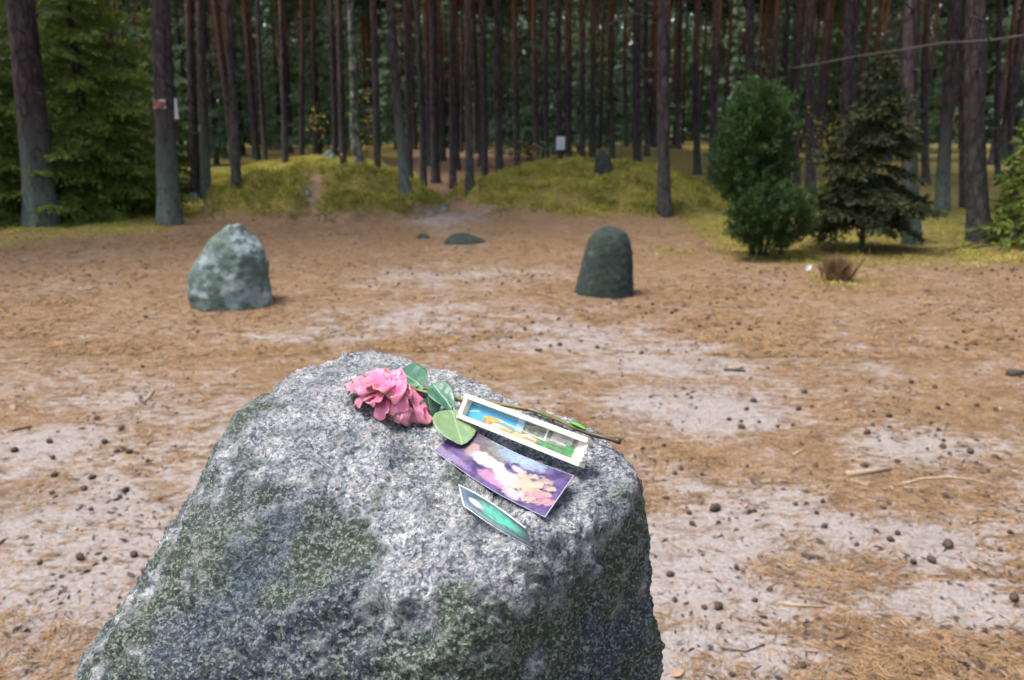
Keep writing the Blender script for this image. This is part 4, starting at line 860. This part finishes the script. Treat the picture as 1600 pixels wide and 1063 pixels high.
# stem
STEM = [(633, 604, .014), (655, 611, .011), (680, 617, .009), (712, 624, .010), (745, 628, .010), (795, 634, .010), (840, 643, .008), (872, 656, .006), (895, 668, .005)]
SP = [on_rock(x, y, l) for x, y, l in STEM]; tl = (SP[-1] - CAM) @ FW
SP += [at(920, 678, tl - .012), at(945, 684, tl - .02), at(969, 690, tl - .03)]
SP = V3(SP); q = np.linspace(0, len(SP) - 1, 60); SPs = np.stack([np.interp(q, np.arange(len(SP)), SP[:, k]) for k in range(3)], 1)
for _ in range(4): SPs[1:-1] = (SPs[:-2] + 2 * SPs[1:-1] + SPs[2:]) / 4
tt = np.linspace(0, 1, 60)[:, None]; rad = .0021 + .0003 * np.sin(np.arange(60) * .9) + .0006 * (np.arange(60) > 57) + .0006 * np.exp(-((np.arange(60) - 34) / 1.2) ** 2)
V, Fc = tube(SPs - ro, rad, 10); ci = np.repeat(tt, 10, 0); colr = np.where(ci < .5, (.17, .135, .035), np.where(ci < .74, (.12, .115, .035), (.050, .032, .022)))
colr = colr * (1 + .25 * fbm(V * 300, 2)[:, None])
obj('stem', mesh('rose_stem', V, Fc, True, colr), PRINTM, rose)
V, Fq = leaf_geo(.02, .005, .3, .1, 8, 5, 2); kb = int(np.argmin([abs(to_px(q_)[0] - 890) for q_ in SPs])); A = SPs[kb] + (0, 0, .0012); ax = SPs[kb + 3] - SPs[kb]; ax /= np.linalg.norm(ax); sd_ = np.cross([0, 0, 1], ax)
obj('bud', mesh('stem_bud', A - ro + V[:, :1] * ax + V[:, 1:2] * sd_ + (V[:, 2:3] + .002) * V3((0, 0, 1)), Fq, True), plain('bud_green', (.09, .30, .05), .6, .2), rose).modifiers.new('thick', 'SOLIDIFY').thickness = .0015
for (x, y, l) in [(824, 638, .010), (864, 653, .008)]:
    p = on_rock(x, y, l); obj('thorn', mesh('thorn', *tube([p - ro + (0, 0, -.003), p - ro + (-.001, 0, .0008)], [.0016, .0003], 6)), plain('thorn_red', (.28, .05, .05)), rose)
V, Fc = tube([ROSE_C - ro + (.004, .002, -.002), ROSE_C - ro, ROSE_C - ro - (.008, .003, -.001)], [.003, .005, .006], 10); obj('calyx', mesh('calyx', V, Fc, True), plain('calyx_green', (.14, .18, .05)), rose)
rose_leaf((662, 606, .012), (616, 573, .016), .036, 1, 0., -.55, .35, .25)
rose_leaf((676, 600, .020), (709, 640, .012), .026, 2, 0., .35, .35, .2)
rose_leaf((668, 622, .012), (674, 653, .004), .026, 3, .05, .1, .3, .1)
rose_leaf((672, 626, .007), (700, 634, .004), .018, 4, .0, .2)
rose_leaf((705, 640, .012), (722, 692, .012), .046, 5, 1., -.05, .08, .05, .8)
rose_leaf((638, 612, .010), (660, 600, .008), .022, 6, .0, -.3)
for (a_, b_) in [((662, 606, .012), (680, 616, .010)), ((676, 600, .020), (694, 620, .011)), ((668, 622, .012), (684, 618, .010)), ((705, 640, .012), (712, 625, .010))]:
    A = on_rock(*a_); B = on_rock(*b_); obj('leaf_stalk', mesh('leaf_stalk', *tube([A - ro, (A + B) / 2 - ro + (0, 0, .002), B - ro], .0007, 6)), plain('stalk_green', (.16, .18, .06)), rose)

# ------------------------------------------------------------------ picture cards and the little framed box
def card_col_purple(u, v):
    """generic soft-coloured print: dark violet wood, blue sky glow, pale drapery, blossoms"""
    n_ = lambda s_, o: fbm(np.stack([u * s_ * 2, v * s_, np.full_like(u, o)], 1), 4, .6)
    base = np.array([.085, .055, .20]) + 0 * u[:, None]; k = np.clip(.5 + n_(5, 1.) * 1.2, 0, 1)[:, None]; base = base * (1 - k) + np.array([.22, .15, .40]) * k
    def blob(cu, cv, ru, rv, col, a=1., rough=.5, p=2):
        nonlocal base
        d = ((u - cu) / ru) ** 2 + ((v - cv) / rv) ** 2 + rough * n_(9, cu * 9 + cv); w_ = a * np.clip(2.0 - 1.8 * d, 0, 1)[:, None] ** 1; base = base * (1 - w_) + np.array(col) * w_
    blob(.48, .93, .22, .22, (.45, .62, .85), .9, .7); blob(.66, .88, .16, .14, (.55, .68, .9), .7, .6); blob(.30, .80, .10, .22, (.30, .26, .14), .6, 1.2); blob(.42, .70, .10, .1, (.42, .34, .16), .5, 1.4)
    blob(.10, .12, .22, .10, (.55, .42, .68), .7, .5); blob(.22, .55, .05, .20, (.74, .52, .46), .85, .3); blob(.34, .50, .11, .17, (.86, .80, .78), 1, .35); blob(.45, .52, .09, .13, (.90, .84, .83), 1, .35)
    blob(.52, .24, .16, .14, (.78, .38, .62), .95, .4); blob(.60, .38, .14, .18, (.92, .82, .86), .95, .4); blob(.62, .66, .07, .07, (.88, .80, .82), .9, .5); blob(.70, .55, .07, .06, (.30, .17, .34), .7, .6); blob(.76, .50, .06, .06, (.50, .78, .82), .8, .5)
    blob(.80, .40, .17, .26, (.88, .72, .50), .9, 1.1); blob(.88, .30, .10, .16, (.82, .38, .46), .75, 1.2); blob(.86, .62, .09, .12, (.80, .60, .45), .7, 1.3); blob(.70, .15, .10, .10, (.9, .82, .8), .8, .7)
    base *= .42 * (1 + .25 * n_(22, 3.))[:, None]
    e = (np.minimum(np.minimum(u * 2.0, (1 - u) * 2.0), np.minimum(v, 1 - v)) < .011); base[e] = (.42, .40, .48); return base.clip(0, .92)
def card_col_green(u, v):
    n_ = fbm(np.stack([u * 9, v * 5, 0 * u + 2], 1), 3); base = np.array([.07, .11, .15]) * (1 + .5 * n_)[:, None]
    w_ = np.clip(1.3 - (((u - .62) / .34) ** 2 + ((v - .58 + .15 * n_) / .30) ** 2), 0, 1)[:, None]; base = base * (1 - w_) + np.array([.16, .70, .52]) * w_
    w_ = np.clip(1.2 - (((u - .26) / .12) ** 2 + ((v - .55) / .16) ** 2), 0, 1)[:, None]; base = base * (1 - w_) + np.array([.80, .68, .62]) * w_
    w_ = np.clip(1.1 - (((u - .55) / .5) ** 2 + ((v - .18 + .1 * n_) / .10) ** 2), 0, 1)[:, None] * .7; base = base * (1 - w_) + np.array([.26, .34, .30]) * w_
    e = np.minimum(v, 1 - v) < .05; e |= u < .02; base[e] = (.70, .73, .75); return base.clip(0, .9)
def patch(name, corners, sagf, colf, nu, nv, label, cat, thick=.0006, clear=.002):
    """corners: p00 (u0 v0), p10, p11, p01; sag along the mean normal"""
    a, b_, c_, d_ = [V3(x) for x in corners]; u, v = np.meshgrid(np.linspace(0, 1, nu), np.linspace(0, 1, nv), indexing='ij'); u_, v_ = u.ravel(), v.ravel()
    P = (1 - u_)[:, None] * (1 - v_)[:, None] * a + u_[:, None] * (1 - v_)[:, None] * b_ + u_[:, None] * v_[:, None] * c_ + (1 - u_)[:, None] * v_[:, None] * d_
    nm = np.cross(b_ - a, d_ - a); nm /= np.linalg.norm(nm); nm = nm if nm[2] > 0 else -nm
    P = P + nm * sagf(u_, v_)[:, None]
    gap = []
    for i in range(0, len(P), 5):
        z_ = rock_z(P[i, 0], P[i, 1])
        if z_ is not None: gap.append(P[i, 2] - z_)
    base = V3(a); m_ = mesh(name, P - base, grid_faces(nu, nv), True, colf(u_, v_)); o = obj(name, m_, PRINTM); o.location = base; tag(o, label, cat)
    md = o.modifiers.new('thick', 'SOLIDIFY'); md.thickness = thick
    print(name, 'gap to rock min/max', round(min(gap), 4), round(max(gap), 4)); return o
PRINT.b.inputs['Roughness'].default_value = .38; PRINT.b.inputs['Specular IOR Level'].default_value = .4
patch('picture_card', [tp(678, 704, .005), tp(852, 809, .006), tp(897, 744, .013), tp(724, 664, .004)], lambda u, v: -.007 * np.sin(np.pi * u) + .002 * v * np.sin(np.pi * u), card_col_purple, 150, 76,
      'curled violet picture card with pale pink and yellow shapes on the boulder', 'card')
patch('picture_scrap', [tp(724, 791, .004), tp(832, 857, .003), tp(821, 824, .018), tp(717, 757, .018)], lambda u, v: .005 * np.sin(np.pi * u) * v - .003 * np.sin(np.pi * u) * (1 - v), card_col_green, 80, 40,
      'small curled picture scrap in turquoise and grey at the boulder edge', 'card')
# framed box: rectangle fitted to its visible corners
A = tp(723, 656, .008); Dc = tp(913, 733, .008); ex = Dc - A; Lb = np.linalg.norm(ex); ex /= Lb
rb = ray(738, 619); B = CAM + rb * (((A - CAM) @ ex) / (rb @ ex))
ey = (B - A) - ((B - A) @ ex) * ex; Wb = np.linalg.norm(ey); ey /= Wb; ez = np.cross(ex, ey); ez = ez if ez[2] > 0 else -ez
print('box', Lb, Wb, ez)
box = empty('picture_box', A, 'shallow white cardboard box framing a blue sky picture, tilted on the boulder', 'box')
box.matrix_world = Matrix(((ex[0], ey[0], ez[0], A[0]), (ex[1], ey[1], ez[1], A[1]), (ex[2], ey[2], ez[2], A[2]), (0, 0, 0, 1)))
CARDB = plain('white_cardboard', (.66, .62, .52), .8, .10, 60)
H = .0105
def bxm(name, x0, x1, y0, y1, z0, z1, bev=.0006, jit=.0):
    import bmesh
    bm = bmesh.new(); bmesh.ops.create_cube(bm, size=1)
    for v in bm.verts: v.co = ((x0 + x1) / 2 + v.co.x * (x1 - x0) + random.uniform(-jit, jit), (y0 + y1) / 2 + v.co.y * (y1 - y0) + random.uniform(-jit, jit), (z0 + z1) / 2 + v.co.z * (z1 - z0) + random.uniform(-jit, jit))
    bmesh.ops.bevel(bm, geom=list(bm.edges), offset=bev, segments=2, affect='EDGES'); me = bpy.data.meshes.new(name); bm.to_mesh(me); bm.free(); return me
fr = .0042
obj('base_panel', bxm('base_panel', fr, Lb - .012, fr, Wb - fr, 0, .0018), CARDB, box)
obj('rim', bxm('rim_front', 0, Lb, 0, fr, 0, H, jit=.0006), CARDB, box); obj('rim', bxm('rim_back', 0, Lb, Wb - fr, Wb, 0, H + .001, jit=.0006), CARDB, box)
obj('rim', bxm('rim_side', 0, fr * 1.3, fr, Wb - fr, 0, H, jit=.0005), CARDB, box)
# torn flap at the far end
nu, nv = 10, 16; u, v = np.meshgrid(np.linspace(0, 1, nu), np.linspace(0, 1, nv), indexing='ij'); tear = .003 * fbm(np.stack([v.ravel() * 7, 0 * v.ravel(), 0 * v.ravel() + 4], 1), 3)
P = np.stack([Lb - .013 + u.ravel() * (.014 + tear), fr + v.ravel() * (Wb - 2 * fr), .0022 + .006 * u.ravel() ** 1.5 + .001 * pn(np.stack([u.ravel() * 4, v.ravel() * 6, 0 * u.ravel()], 1))], 1)
obj('torn_flap', mesh('torn_flap', P, grid_faces(nu, nv), True), CARDB, box).modifiers.new('thick', 'SOLIDIFY').thickness = .0012
nu, nv = 130, 56; u, v = np.meshgrid(np.linspace(0, 1, nu), np.linspace(0, 1, nv), indexing='ij'); u_, v_ = u.ravel(), v.ravel(); nz = fbm(np.stack([u_ * 14, v_ * 6, 0 * u_], 1), 4, .6)
colr = np.array([.06, .36, .60]) * (1 + .12 * nz)[:, None] + np.array([.06, .12, .10]) * u_[:, None]
def put(mask, c_, var=.35):
    global colr
    colr = np.where(mask[:, None], np.array(c_) * (1 + var * nz)[:, None], colr)
hor = .62 - .75 * (u_ - .22) + .06 * nz
put((u_ > .48) & (v_ > .42) & (v_ > .2), (.22, .25, .20), .9); put((u_ > .46) & (u_ < .52) & (v_ > .3 + .25 * nz), (.35, .62, .78)); put(u_ > .52 + .0 * v_, (.20, .22, .17), 1.1)
put((v_ < .40 - .45 * (u_ - .2) + .04 * nz) & (u_ > .16), (.27, .19, .12), .5); put((u_ > .20) & (u_ < .66) & (v_ < .20 + .12 * nz), (.60, .40, .20), .8); put(((u_ - .30) / .07) ** 2 + ((v_ - .14) / .10) ** 2 < 1 + nz, (.78, .58, .45)); put(((u_ - .60) / .03) ** 2 + ((v_ - .2) / .12) ** 2 < 1 + nz, (.80, .62, .55))
put((((u_ - .245) / .085) ** 2 + ((v_ - .40 - .9 * (u_ - .245)) / .13) ** 2) < 1 + .5 * nz, (.66, .38, .05), .4)
put((u_ > .22) & (u_ < .74) & (np.abs(v_ - (.52 - .1 * u_ - .25 * (u_ - .3))) < .028), (.60, .52, .42)); put((u_ > .715) & (u_ < .735) & (v_ > .35), (.80, .78, .70)); put((u_ > .77) & (u_ < .94) & (v_ > .45), (.50, .49, .46), .6)
put((u_ > .68) & (v_ < .30 + .3 * (u_ - .68) + .05 * nz), (.08, .24, .09), .6); put(((u_ - .95) / .05) ** 2 + ((v_ - .4) / .25) ** 2 < 1 + nz, (.06, .26, .08)); put(u_ > .975, (.45, .40, .36)); put(((np.abs(v_ - .9 + .5 * u_) < .012) | (np.abs(v_ - .35 - 2.2 * u_) < .03)) & (u_ < .10), (.60, .75, .85), .1)
obj('picture', mesh('box_picture', np.stack([fr * 1.3 + .0004 + u_ * (Lb - .012 - fr * 1.3), fr + .0004 + v_ * (Wb - 2 * fr - .0008), .0026 + 0 * u_], 1), grid_faces(nu, nv), False, (colr * .72).clip(0, .9)), PRINTM, box)
